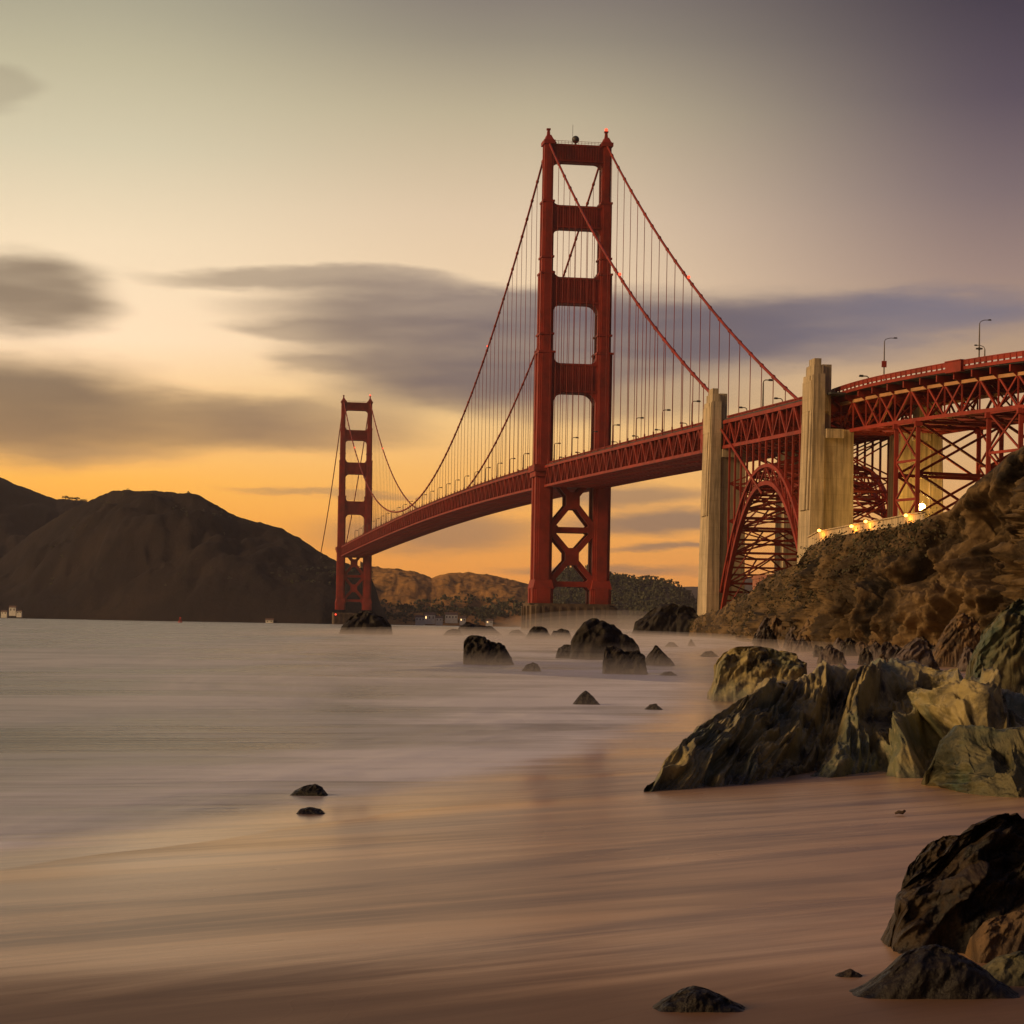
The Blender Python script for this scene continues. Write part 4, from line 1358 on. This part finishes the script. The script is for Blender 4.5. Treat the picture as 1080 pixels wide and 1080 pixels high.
# ------------------------------------------------------------------ rocks
def rock(name, outline, base_y, label, m, seed=0, thick=1.0, amp=0.16, freq=2.2, nx=72, ny=56, z0=0.0, group=None, D=None, lean=0.0, shear=(-0.6, 0.0), cat='rock', ridge=0.5):
    """outline: visible upper edge in the photograph, left to right; the body gets the distance of its foot and a real thickness"""
    ol = np.array(outline, dtype=float)
    cx = (ol[0, 0] + ol[-1, 0]) / 2
    g = ground_at(cx, base_y, z0)
    Dp = D or g.y
    k = Dp / FPX
    W_ = (ol[-1, 0] - ol[0, 0]) * k
    c = Vector((uv(cx, base_y)[0] * k, Dp, z0))
    # profile in metres
    xs, zs = [], []
    for a, b in ol:
        p = at(a, b, Dp)
        xs.append(p.x - c.x); zs.append(p.z - z0)
    xs, zs = np.array(xs), np.maximum(np.array(zs), 0.0)
    Hm = max(zs.max(), .02)
    dy = W_ * 0.5 * thick
    mx = W_ * 0.06
    X = np.linspace(xs.min() - mx, xs.max() + mx, nx)
    V = np.linspace(-1.12, 1.12, ny)
    XX, VV = np.meshgrid(X, V)
    prof = np.interp(XX, xs, zs, left=0, right=0)
    # foot steeper toward viewer, rounded behind; crest wanders with noise
    off = 0.28 * pnoise(np.stack([XX / W_ * 2.2 + seed, XX * 0 + seed * 1.7, XX * 0], -1))
    q = np.clip(np.abs(VV - off) / (1 - np.sign(VV - off) * off * 0.9), 0, 1.4)
    fall = np.clip(1 - q ** 2.1, -0.4, 1)
    Z = np.where(fall > 0, prof * np.clip(fall, 0, 1) ** 0.62, Hm * fall) - 0.0
    edge = np.minimum((XX - xs.min()) / (0.10 * W_), (xs.max() - XX) / (0.10 * W_))
    Z = np.where(edge < 0, Hm * 1.2 * edge, Z)
    YY = VV * dy + lean * Z
    s = Hm if Hm > .25 * W_ else .5 * (Hm + .25 * W_)
    P = np.stack([XX, YY, Z], -1)
    nn = np.stack([(XX + shear[0] * Z) / W_ * freq * 2 + seed, YY / W_ * freq * 2 + seed * .3, (Z + shear[1] * XX) / W_ * freq * 1.1], -1)
    d = ridge * ridged(nn, 5, 0.55) + (1 - ridge) * fbm(nn * 1.6, 5, 0.55)
    f1, f2 = worley(nn * .8 + 2.7)
    d = d + .55 * (.5 - f1) - 2.2 * np.clip(.10 - (f2 - f1), 0, .1)
    bend = .45 * fbm(nn * .7 + 3, 4)
    d = d + .42 * (saw(nn[..., 0] * .62 + bend, .75) - .5) + .16 * (saw(nn[..., 0] * 1.9 + 2 * bend, .7) - .5)
    w = np.clip(Z / Hm + .35, 0, 1) 
    P[..., 0] += 0.35 * amp * s * w * fbm(nn * 1.3 + 9, 4)
    P[..., 1] -= 1.2 * amp * s * w * d
    P[..., 2] += amp * s * w * np.clip(d, -1.2, .35) * 0.6
    o = grid_mesh(name, P, m)
    o.location = c + Vector((0, dy * 0.55, -0.03))
    props(o, label, cat, group)
    return o

SR = 'dark rocks standing in the surf'
rock('sea_rock', [(358, 668), (361, 660), (368, 652), (376, 647), (385, 644.5), (392, 646), (400, 650), (407, 653), (411, 660), (412, 668)], 669, 'large domed dark rock in the water in front of the far tower', 'sea_rock', 1, 1.0, .2, 2.0, group=SR)
rock('sea_rock', [(489, 699), (489.5, 676), (493, 671), (502, 670), (512, 672), (518, 676.5), (527, 677), (532, 681), (537, 690), (542, 700)], 701, 'flat-topped dark rock alone in the surf with a sloping right side', 'sea_rock', 2, .8, .16, 2.0, group=SR)
rock('sea_rock', [(480, 669), (484, 661), (492, 656), (500, 657), (508, 659), (518, 661), (526, 667), (530, 670)], 670, 'low hazy dark rock just above the flat-topped rock', 'sea_rock', 3, .8, .2, 2.2, group=SR)
rock('sea_rock', [(467, 670), (471, 665), (477, 663), (484, 664), (488, 669)], 670.5, 'small pale-brown rock touching the left end of the low hazy rock', 'sea_rock', 4, .9, .2, 2.2, group=SR)
rock('sea_rock', [(534, 670), (540, 665), (547, 664), (555, 670)], 670.5, 'faint low rock left of the near tower pier', 'sea_rock', 5, .9, .2, 2.2, group=SR)
rock('sea_rock', [(554, 673), (559, 665), (564, 660.5), (571, 660), (577, 664), (582, 673)], 674, 'rounded dark rock in front of the near tower pier', 'sea_rock', 6, .9, .2, 2.0, group=SR)
rock('sea_rock', [(580, 673), (584, 665), (592, 663), (600, 665), (603, 673)], 674, 'brownish low rock between the rounded rock and the biggest sea rock', 'sea_rock', 7, .9, .2, 2.0, group=SR)
rock('sea_rock', [(601, 694), (604, 676), (610, 664), (617, 656), (626, 652.5), (635, 653.5), (646, 658), (653, 664), (660, 669), (667, 674), (674, 681), (677, 694)], 695.5, 'biggest domed dark rock in the surf below the near tower', 'sea_rock', 8, .9, .15, 1.8, group=SR)
rock('sea_rock', [(586, 693), (589, 684), (595, 679.5), (602, 680), (606, 693)], 694.5, 'small brown rock leaning on the left side of the biggest sea rock', 'sea_rock', 9, .9, .2, 2.2, group=SR)
rock('sea_rock', [(636, 710), (637, 690), (639, 681), (646, 681), (655, 684), (664, 687), (674, 686), (680, 691), (683, 709)], 711, 'angular dark block in front of the biggest sea rock', 'sea_rock', 10, .7, .15, 2.4, group=SR)
rock('sea_rock', [(678, 700), (684, 690), (691, 680), (694, 681), (702, 690), (707, 694), (712, 701)], 702, 'pointed pyramid-shaped dark rock right of the angular block', 'sea_rock', 11, .8, .12, 2.2, group=SR)
rock('sea_rock', [(668, 669), (672, 656), (680, 650), (688, 644), (696, 639), (708, 637), (720, 638), (730, 641), (737, 649), (740, 668)], 671, 'wide dark rock hump just left of the smaller concrete pylon', 'sea_rock', 12, .8, .2, 2.0, group=SR)
rock('sea_rock', [(550, 707), (555, 701), (562, 698), (567, 700), (571, 707)], 708, 'tiny dark rock right of the flat-topped rock', 'sea_rock', 13, .9, .2, 2.4, group=SR)
rock('sea_rock', [(604, 742), (612, 732), (618, 727.5), (624, 732), (633, 742)], 743, 'small rock tip poking out of mist below the angular block', 'sea_rock', 14, .9, .16, 2.4, group=SR)
rock('sea_rock', [(695, 712), (701, 708), (708, 707.5), (715, 712)], 712.5, 'faint flat rock just under the pointed pyramid rock', 'sea_rock', 15, .9, .2, 2.4, group=SR)
rock('sea_rock', [(679, 748), (686, 742), (692, 741), (700, 748)], 748.5, 'small low rock in the surf left of the big green outcrop', 'sea_rock', 16, .9, .2, 2.4, group=SR)
rock('sea_rock', [(701, 682), (706, 677), (711, 677.5), (716, 682)], 682.5, 'little rock in the surf below the wide dark hump', 'sea_rock', 17, .9, .2, 2.4, group=SR)
rock('sea_rock', [(725, 681), (729, 674), (734, 681)], 681.5, 'tiny pointed rock in the surf below the smaller pylon', 'sea_rock', 18, .9, .2, 2.4, group=SR)
rock('sea_rock', [(738, 692), (744, 687), (751, 686), (758, 692)], 692.5, 'low flat rock at the edge of the surf before the cliff', 'sea_rock', 19, .9, .2, 2.4, group=SR)
rock('wave_washed_rock', [(303, 838), (310, 832), (320, 827), (332, 824.5), (339, 828), (346, 838)], 839, 'upper of two small dark rocks in the shallow wash', 'sea_rock', 20, .8, .14, 2.4, group='small rocks in the shallow wash')
rock('wave_washed_rock', [(309, 858), (316, 851), (326, 848.5), (337, 851), (344, 857)], 858.5, 'lower of two small dark rocks in the shallow wash', 'dark_rock', 21, .8, .14, 2.4, group='small rocks in the shallow wash')

# the big outcrop: ridges climbing from the sand to the right
def outcrop(name, edge, D0, Dc, m, label, cut_left=True, seed=0, nx=420, nf=230, amp=0.46, rfreq=0.95, back=12.0):
    E_ = np.array(edge, dtype=float)        # px, base y, crest y
    px = np.linspace(E_[0, 0], E_[-1, 0], nx)
    by = np.interp(px, E_[:, 0], E_[:, 1])
    cy = np.interp(px, E_[:, 0], E_[:, 2])
    def uvv(px, py):
        dx, dy = px - PX0, PY0 - py
        return dx * _c - dy * _s, dx * _s + dy * _c
    zb = 0.10
    ub, vb = uvv(px, by)
    Db = (zb - CAMH) * FPX / vb
    uc, vc = uvv(px, cy)
    Dcr = Db + np.interp(px, [p for p, _ in Dc], [d for _, d in Dc])
    zcr = np.maximum(CAMH + vc * Dcr / FPX, 0.12)
    t = np.concatenate([np.linspace(-.12, 1, nf), 1 + np.linspace(0, 1, 60)[1:]])
    T = t[:, None] * np.ones(nx)
    Tf = np.clip(T, 0, 1)
    D = np.where(T <= 1, Db + (Dcr - Db) * T, Dcr + (back * np.clip((px - px[0]) / (px[-1] - px[0]) * 3.0, .02, 1) ** 1.3)[None, :] * (T - 1))
    Xb, Xc = ub * Db / FPX, uc * Dcr / FPX
    X = np.where(T <= 1, Xb + (Xc - Xb) * T, Xc * (1 + (D - Dcr) / Dcr * .5))
    Z = np.where(T <= 1, -0.1 + (zcr + .1) * (0.55 * Tf ** .8 + .45 * np.sin(Tf * PI / 2)) + np.clip(T, -1, 0) * 3, zcr - (zcr * np.interp(px, [px[0], px[0] + .45 * (px[-1] - px[0]), px[-1]], [1.3, 1.0, .8]))[None, :] * smooth01((T - 1) * 1.2))
    hs = np.clip(zcr / 1.5, .45, 1.1)[None, :]
    up = np.clip(T, -.2, 2) * np.clip(zcr, .3, 2)[None, :]
    warp = .35 * fbm(np.stack([X * .7, up, D * 0 + seed], -1), 3)
    ac = X - 1.35 * up + warp                 # ridges climb to the right
    rg = ridged(np.stack([ac * rfreq, up * .35 + seed, D * .03], -1), 5, 0.5)
    r2 = ridged(np.stack([(ac + .25 * up) * rfreq * 2.6 + 7, up * 1.3 + seed, D * .1], -1), 6, 0.58)
    pit = fbm(np.stack([X * 2.6, up * 2.6, D * .3 + seed], -1), 4, .6)
    fb = fbm(np.stack([X * 8, up * 9, D * 1.5], -1), 4, 0.6)
    w = np.where(T <= 1, np.clip(Tf * 4 + .15, 0, 1) * np.clip((1.02 - Tf) * 6, .35, 1), np.clip(2 - T, 0, 1) * .25 + .1)
    w = w * np.clip(np.minimum((px - px[0]) / 6, 1), .3, 1)[None, :]
    d = w * hs * (amp * 1.25 * rg + amp * .5 * r2 + amp * .22 * pit + .03 * fb)
    f1, f2 = worley(np.stack([ac * 2.2, up * 1.1 + seed, D * .12], -1))
    d = d + w * hs * (-.16 * f1 + .10 - .25 * np.clip(.10 - (f2 - f1), 0, .1) * 4 * .3)
    bend = .5 * fbm(np.stack([X * 1.1, up * 1.4, D * .1 + seed], -1), 4)
    d = d + w * hs * (.17 * (saw(ac * 1.15 + bend, .75) - .5) + .07 * (saw(ac * 3.7 + 2 * bend, .7) - .5))
    d = d - .26 * w * hs
    P = displaced(np.stack([X, D, Z], -1), d)
    o = grid_mesh(name, P, m)
    props(o, label, 'rock', 'rock outcrops on the beach')
    return o
outcrop('rock_outcrop', [(683, 831, 829), (695, 830, 812), (712, 829, 788), (735, 827, 762), (760, 826, 749), (785, 824, 735), (815, 822, 719), (845, 820, 709), (880, 819, 701), (930, 819, 697),
                         (975, 824, 699), (1010, 838, 703), (1040, 846, 713), (1075, 850, 723), (1120, 855, 725)], None,
        [(683, .3), (735, 2.0), (785, 3.8), (845, 5.5), (930, 6.5), (1120, 7.5)], 'outcrop_rock', 'big ridged mossy ochre outcrop rising from the sand at centre right', seed=1.3)
outcrop('rock_outcrop', [(973, 829, 826), (982, 833, 800), (995, 837, 780), (1012, 842, 768), (1035, 846, 760), (1060, 850, 757), (1090, 853, 754), (1140, 858, 758)], None,
        [(973, .2), (1012, 1.6), (1060, 2.2), (1140, 2.6)], 'green_rock', 'low rounded greenish outcrop beside the right end of the big ridged one', seed=5.1, nx=260, nf=170, amp=.34, rfreq=1.3, back=5)
RO = 'boulders around the outcrops'
rock('boulder', [(752, 728), (757, 712), (756, 700), (764, 690), (780, 683), (800, 682), (822, 686), (840, 690), (850, 700), (856, 728)], 738, 'dark ochre overhanging rock behind the left end of the big ridged outcrop', 'outcrop_rock', 31, .9, .18, 2.0, z0=.05, group=RO, nx=130, ny=90)
rock('boulder', [(984, 697), (988, 684), (996, 668), (1006, 652), (1016, 646), (1026, 650), (1036, 662), (1040, 697)], 698, 'tall tan boulder with a flat slanted face at the cliff foot', 'brown_rock', 32, .8, .14, 2.0, z0=.5, group=RO, nx=120, ny=80)
rock('boulder', [(1028, 700), (1034, 684), (1044, 664), (1056, 648), (1070, 637), (1090, 628), (1115, 640), (1130, 700)], 703, 'big green and ochre boulder at the right edge under the cliff', 'green_rock', 33, .8, .14, 2.2, z0=.5, group=RO, nx=140, ny=100, D=62)
rock('boulder', [(934, 704), (944, 694), (958, 680), (968, 672), (978, 676), (984, 688), (990, 704)], 704, 'grey slanted boulder left of the tall tan boulder', 'grey_rock', 34, .8, .16, 2.0, z0=.5, group=RO, nx=100, ny=70)
rock('boulder', [(794, 676), (797, 668), (803, 661), (810, 664), (814, 676)], 678, 'black rock at the surf edge left end of the cliff foot', 'sea_rock', 35, .8, .16, 2.0, z0=.2, group=RO)

# boulders strewn along the foot of the cliff, from the surf to the right edge
def foot_boulders():
    rnd = random.Random(5)
    lst = []
    for i in range(52):
        px = 806 + (1085 - 806) * (i + rnd.random() * .8) / 52
        by = 676 + (px - 806) * 0.075 + rnd.uniform(-6, 15)
        w = rnd.uniform(10, 28) * (1.35 if rnd.random() < .25 else 1)
        h = w * rnd.uniform(.6, 1.0)
        D0_ = float(np.interp(px, CL[:, 0], CL[:, 2])) - rnd.uniform(0, 1) ** 1.5 * min(85, 0.45 * np.interp(px, CL[:, 0], CL[:, 2])) - 2
        by = PY0 + (px - PX0) * .01746 + 1.65 * FPX / D0_
        lst.append((px, by, w, h))
    for i, (px, by, w, h) in enumerate(lst):
        sk = rnd.uniform(.3, .7)
        ol = [(px - w / 2, by), (px - w * .42, by - h * .5), (px - w / 2 + w * sk * .7, by - h * .95), (px - w / 2 + w * sk, by - h), (px + w * .38, by - h * .55), (px + w / 2, by)]
        tone = 'grey_rock' if rnd.random() < .6 else ('dark_rock' if rnd.random() < .5 else 'brown_rock')
        nm = {'grey_rock': 'grey', 'dark_rock': 'blackish', 'brown_rock': 'brown'}[tone]
        sz = 'small' if w < 12 else ('middling' if w < 19 else 'large')
        rock('boulder', ol, by, f'{sz} {nm} boulder at the cliff foot, {ordinal(i + 1) if i < 29 else ordinal(52 - i) + " from the right" if 52 - i <= 29 else ""} {"from the surf" if i < 29 else "edge"}'.replace('  ', ' '),
             tone, 40 + i * 1.37, rnd.uniform(.7, 1.1), .2, 2.2, nx=36, ny=28, z0=.35, group='boulders along the cliff foot')
foot_boulders()

# rocks at the near right corner
FR = 'dark rocks at the near right'
rock('foreground_rock', [(941, 1000), (950, 975), (958, 942), (975, 922), (990, 912), (1010, 893), (1034, 876), (1058, 866), (1080, 862), (1112, 858), (1150, 880), (1170, 1000)], 1003, 'tall leaning dark brown slab of rock at the right edge of near sand', 'dark_rock', 61, .55, .25, 1.9, z0=.16, group=FR, nx=240, ny=170, shear=(-.9, 0), lean=.25)
rock('foreground_rock', [(955, 945), (962, 915), (972, 897), (985, 884), (1000, 881), (1020, 880), (1034, 886), (1042, 945)], 950, 'smaller dark rock behind the left shoulder of the leaning slab', 'dark_rock', 62, .7, .22, 1.8, z0=.16, group=FR, nx=120, ny=90)
rock('foreground_rock', [(1026, 1012), (1030, 985), (1042, 970), (1060, 962), (1085, 956), (1110, 965), (1120, 1012)], 1014, 'rounded ochre-brown boulder at the foot of the leaning slab', 'brown_rock', 63, .7, .12, 1.8, z0=.16, group=FR, nx=120, ny=90)
rock('foreground_rock', [(1028, 1036), (1040, 1018), (1058, 1006), (1080, 1000), (1110, 1004), (1130, 1036)], 1038, 'low dark green rock under the rounded brown boulder', 'green_rock', 64, .7, .12, 2.2, z0=.17, group=FR, nx=100, ny=80)
rock('foreground_rock', [(894, 1050), (918, 1036), (938, 1021), (954, 1005), (972, 995), (994, 993), (1020, 1004), (1050, 1024), (1085, 1050)], 1051, 'low black wedge of rock sloping down to the left on near sand', 'black_rock', 65, .4, .12, 2.0, z0=.17, group=FR, nx=140, ny=90, ridge=.3)
rock('foreground_rock', [(682, 1066), (700, 1052), (718, 1041), (734, 1036), (752, 1041), (770, 1050), (792, 1062)], 1068, 'lone low black rock at the bottom of the near sand', 'black_rock', 66, .6, .14, 2.4, z0=.15, group=FR, nx=130, ny=90)
rock('foreground_rock', [(872, 1032), (886, 1022), (898, 1017), (908, 1022), (918, 1031)], 1033, 'half-buried little dark rock left of the black wedge', 'dark_rock', 67, .7, .10, 2.2, z0=.14, group=FR, nx=70, ny=50)

def driftwood():
    p = ground_at(950, 850, .22)
    mb = MB()
    mb.tube([(-.055, 0, .02), (-.02, .01, .035), (.02, .0, .03), (.05, .01, .05)], [.012, .018, .02, .01], 7)
    mb.tube([(.01, 0, .03), (.035, -.02, .06)], [.01, .005], 6)
    o = mb.build('driftwood', 'driftwood', None, True)
    o.location = (p.x, p.y, float(sand_z(p.x, p.y)))
    props(o, 'little dark stick of driftwood lying on the sand before the big outcrop', 'driftwood')
driftwood()

# ------------------------------------------------------------------ far shore: houses, trees, buoy, fort
def house(px, py, D, w, h, dpt, label, m='white_wall', lit=False):
    p = at(px, py, D)
    r = empty('house', p)
    a = MB(); a.box(-w / 2, w / 2, 0, dpt, -4, h); a.build('wall', m, r)
    b = MB()
    b.add([(-w / 2 - .4, -.4, h), (w / 2 + .4, -.4, h), (w / 2 + .4, dpt + .4, h), (-w / 2 - .4, dpt + .4, h), (-w / 2 - .4, dpt / 2, h + dpt * .35), (w / 2 + .4, dpt / 2, h + dpt * .35)],
          [(0, 1, 5, 4), (2, 3, 4, 5), (0, 4, 3), (1, 2, 5), (0, 3, 2, 1)])
    b.build('roof', 'tile_roof', r)
    n = max(2, int(w / 4))
    for i in range(n):
        x = -w / 2 + w * (i + .5) / n
        q = MB(); q.box(x - .6, x + .6, -.12, .05, h * .4, h * .75)
        q.build('window', 'window_glow' if lit and i == 0 else 'dark_glass', r)
    props(r, label, 'house', 'houses on the far shore')
house(443, 656, 2860, 12, 6, 8, 'leftmost white house on the far shore right of the far tower')
house(453, 655, 2880, 14, 8, 9, 'larger white house with lit window on the far shore', lit=True)
house(463, 656, 2870, 9, 5, 8, 'small low white house right of the lit house on far shore')
house(476, 654, 2900, 16, 7, 9, 'long pale house on the far shore above the low hazy rock')
house(488, 656, 2880, 8, 5, 7, 'lit cottage on the far shore above the flat-topped rock', lit=True)
house(516, 658, 2880, 9, 4, 7, 'lit low hut on the far shore left of the near tower pier', lit=True)
house(13, 646, 2640, 8, 6, 6, 'tall white light station house at the foot of the headland')
house(4, 648, 2650, 7, 3, 5, 'low white shed left of the light station house')
house(20, 647.5, 2640, 6, 3, 5, 'low white shed right of the light station house')
house(284, 657, 2370, 8, 3, 5, 'tiny pale hut at the waterline under the headland near the far tower')

def tree(px, py, D, h, w, label, seed, cat='tree'):
    p = at(px, py, D)
    hit = bpy.data.objects['far_ridge'].ray_cast(Vector((p.x, p.y, 900)), Vector((0, 0, -1)))
    p.z = hit[1].z if hit[0] else p.z
    rnd = random.Random(seed)
    r = empty('tree', p)
    t = MB()
    t.tube([(0, 0, -3), (.2, 0, h * .35), (.1, .1, h * .6)], [.6, .45, .25], 6)
    for k in range(4):
        a = rnd.uniform(0, 2 * PI)
        t.tube([(.15, 0, h * .4), (math.cos(a) * w * .3, math.sin(a) * w * .3, h * .72)], [.25, .1], 5)
    t.build('trunk', 'bark', r)
    c = MB()
    for k in range(420):
        a, e, q = rnd.uniform(0, 2 * PI), rnd.uniform(-.4, 1), rnd.random() ** .45
        ctr = Vector((math.cos(a) * w * .5 * q, math.sin(a) * w * .5 * q, h * .68 + e * h * .30 * (1.05 - q * .5)))
        s = rnd.uniform(.25, .6)
        n = Vector((rnd.gauss(0, 1), rnd.gauss(0, 1), rnd.gauss(0, 1))).normalized()
        u_ = n.orthogonal().normalized(); v_ = n.cross(u_)
        c.add([ctr + u_ * s, ctr + v_ * s, ctr - u_ * s, ctr - v_ * s], [(0, 1, 2, 3)])
    c.build('crown', 'leaf', r, fix=False)
    props(r, label, cat, 'trees on the headland saddle')
tree(69, 528, 4060, 13, 13, 'leftmost small round tree on the saddle of the headland', 1)
tree(75, 528, 4050, 11, 14, 'second small tree from the left on the headland saddle', 2)
tree(81, 528.3, 4055, 12, 12, 'third small tree from left on the headland saddle', 3)
tree(88, 528.8, 4050, 11, 14, 'rightmost small tree on the saddle of the headland', 4)

def woods():
    """tree crowns massed on the wooded hill and the lower slopes of the grassy hill: one far wood"""
    rnd = np.random.RandomState(3)
    dg = bpy.context.evaluated_depsgraph_get()
    c = MB()
    for nm, n, rng in (('wooded_hill', 1500, (545, 750)), ('grassy_hill', 420, (395, 560)), ('headland', 260, (40, 350))):
        ob = bpy.data.objects[nm]
        me = ob.data
        vs = np.empty(len(me.vertices) * 3)
        me.vertices.foreach_get('co', vs)
        vs = vs.reshape(-1, 3)
        D = vs[:, 1]
        if nm == 'wooded_hill':
            ok = np.where(vs[:, 2] > 4)[0]
        elif nm == 'grassy_hill':
            nz = fbm(vs * np.array([.006, .004, .006]), 3)
            ok = np.where((vs[:, 2] > 3) & (vs[:, 2] < 26 + 45 * nz) & (D < 3450))[0]
        else:
            zmax = vs[:, 2].max()
            nz = fbm(vs * .01, 3)
            ok = np.where((vs[:, 2] > 40) & (nz > .25))[0]
        for i in rnd.choice(ok, min(n, len(ok)), replace=False):
            p = Vector(vs[i]) + Vector((rnd.uniform(-7, 7), rnd.uniform(-10, 10), 0))
            s = rnd.uniform(2.5, 6.0) if nm != 'headland' else rnd.uniform(.8, 2.0)
            for k in range(9):
                q = p + Vector((rnd.normal() * s * .55, rnd.normal() * s * .55, rnd.uniform(-.2, 1.3) * s))
                r_ = s * rnd.uniform(.35, .6)
                nrm = Vector(rnd.normal(size=3)).normalized()
                u_ = nrm.orthogonal().normalized(); v_ = nrm.cross(u_)
                c.add([q + u_ * r_, q + v_ * r_ * .9, q - u_ * r_ * .8, q - v_ * r_, q + nrm * r_ * .8], [(0, 1, 4), (1, 2, 4), (2, 3, 4), (3, 0, 4), (0, 3, 2, 1)])
    o = c.build('woods', 'leaf', None, fix=False)
    props(o, 'dark trees and scrub massed on the far hills', 'woods', kind='stuff')
woods()

def buoy():
    p = at(190, 657.5, 1500)
    r = empty('buoy', (p.x, p.y, 0))
    a = MB(); a.tube([(0, 0, -.6), (0, 0, .5)], 1.5, 12); a.build('float', 'buoy_red', r)
    b = MB()
    for k in range(4):
        an = PI / 4 + k * PI / 2
        b.beam((math.cos(an), math.sin(an), .5), (math.cos(an) * .4, math.sin(an) * .4, 3.2), .18)
    b.box(-.5, .5, -.5, .5, 2.6, 3.6)
    b.build('cage', 'buoy_red', r)
    props(r, 'small red channel buoy on the water before the headland', 'buoy')
buoy()

def fort():
    p = at(812, 612, 655)
    r = empty('brick_fort', (p.x, p.y, p.z - 10), TH)
    a = MB(); a.box(-1, 5, 0, 16, -8, 11.6)
    a.box(-1.3, 5.3, -.3, 16.3, 10.6, 11.0)
    a.build('wall', 'brick_wall', r)
    for i in range(2):
        w_ = MB(); w_.box(.2 + i * 2.6, 1.2 + i * 2.6, -.1, .2, 5.5, 8.5); w_.build('window', 'dark_glass', r)
    props(r, 'low brick fort glimpsed under the steel arch behind the cliff', 'fort')
fort()

# ------------------------------------------------------------------ air
def haze():
    mb = MB()
    mb.box(-12500, 12500, -400, 12500, -5.0, 420)
    m = bpy.data.materials.new('haze')
    m.use_nodes = True
    t = m.node_tree
    t.nodes.clear()
    o_ = t.nodes.new('ShaderNodeOutputMaterial')
    v = t.nodes.new('ShaderNodeVolumePrincipled')
    v.inputs['Color'].default_value = (0.82, 0.76, 0.82, 1)
    v.inputs['Density'].default_value = HAZE
    v.inputs['Anisotropy'].default_value = 0.3
    t.links.new(v.outputs[0], o_.inputs['Volume'])
    MATS['haze'] = m
    o = mb.build('haze', 'haze')
    props(o, 'thin evening haze filling the air over the strait', 'haze', kind='stuff')
HAZE = 3.2e-5
haze()

def mist():
    m = bpy.data.materials.new('surf_mist')
    m.use_nodes = True
    t = m.node_tree
    t.nodes.clear()
    o_ = t.nodes.new('ShaderNodeOutputMaterial')
    v = t.nodes.new('ShaderNodeVolumePrincipled')
    v.inputs['Color'].default_value = (0.93, 0.88, 0.88, 1)
    v.inputs['Density'].default_value = 0.0030
    t.links.new(v.outputs[0], o_.inputs['Volume'])
    MATS['surf_mist'] = m
    for lv in (0.45, 0.75, 1.0, 1.3):
        mb = MB()
        for cx, cy, rx, ry, h in ((9, 215, 27, 140, 1.0), (2, 390, 42, 120, 1.25), (48, 985, 50, 60, 7.5), (3.5, 82, 13, 42, 0.7)):
            n, k = 48, 8
            vs = []
            for j in range(k + 1):
                a = PI / 2 * j / k
                for i in range(n):
                    b = 2 * PI * i / n
                    q = (1 + .12 * math.sin(3 * b + cx) + .06 * math.sin(7 * b)) * (.7 + .3 * lv)
                    vs.append((cx + rx * q * math.cos(a) * math.cos(b), cy + ry * q * math.cos(a) * math.sin(b), .02 + .003 * lv + h * lv * math.sin(a)))
            fs = [(j * n + i, j * n + (i + 1) % n, (j + 1) * n + (i + 1) % n, (j + 1) * n + i) for j in range(k) for i in range(n)]
            fs.append(tuple(range(n - 1, -1, -1)))
            mb.add(vs, fs)
        o = mb.build('surf_mist', 'surf_mist')
        props(o, 'white spray mist lying low over the surf around the rocks', 'mist', 'layers of mist over the surf', kind='stuff')
mist()
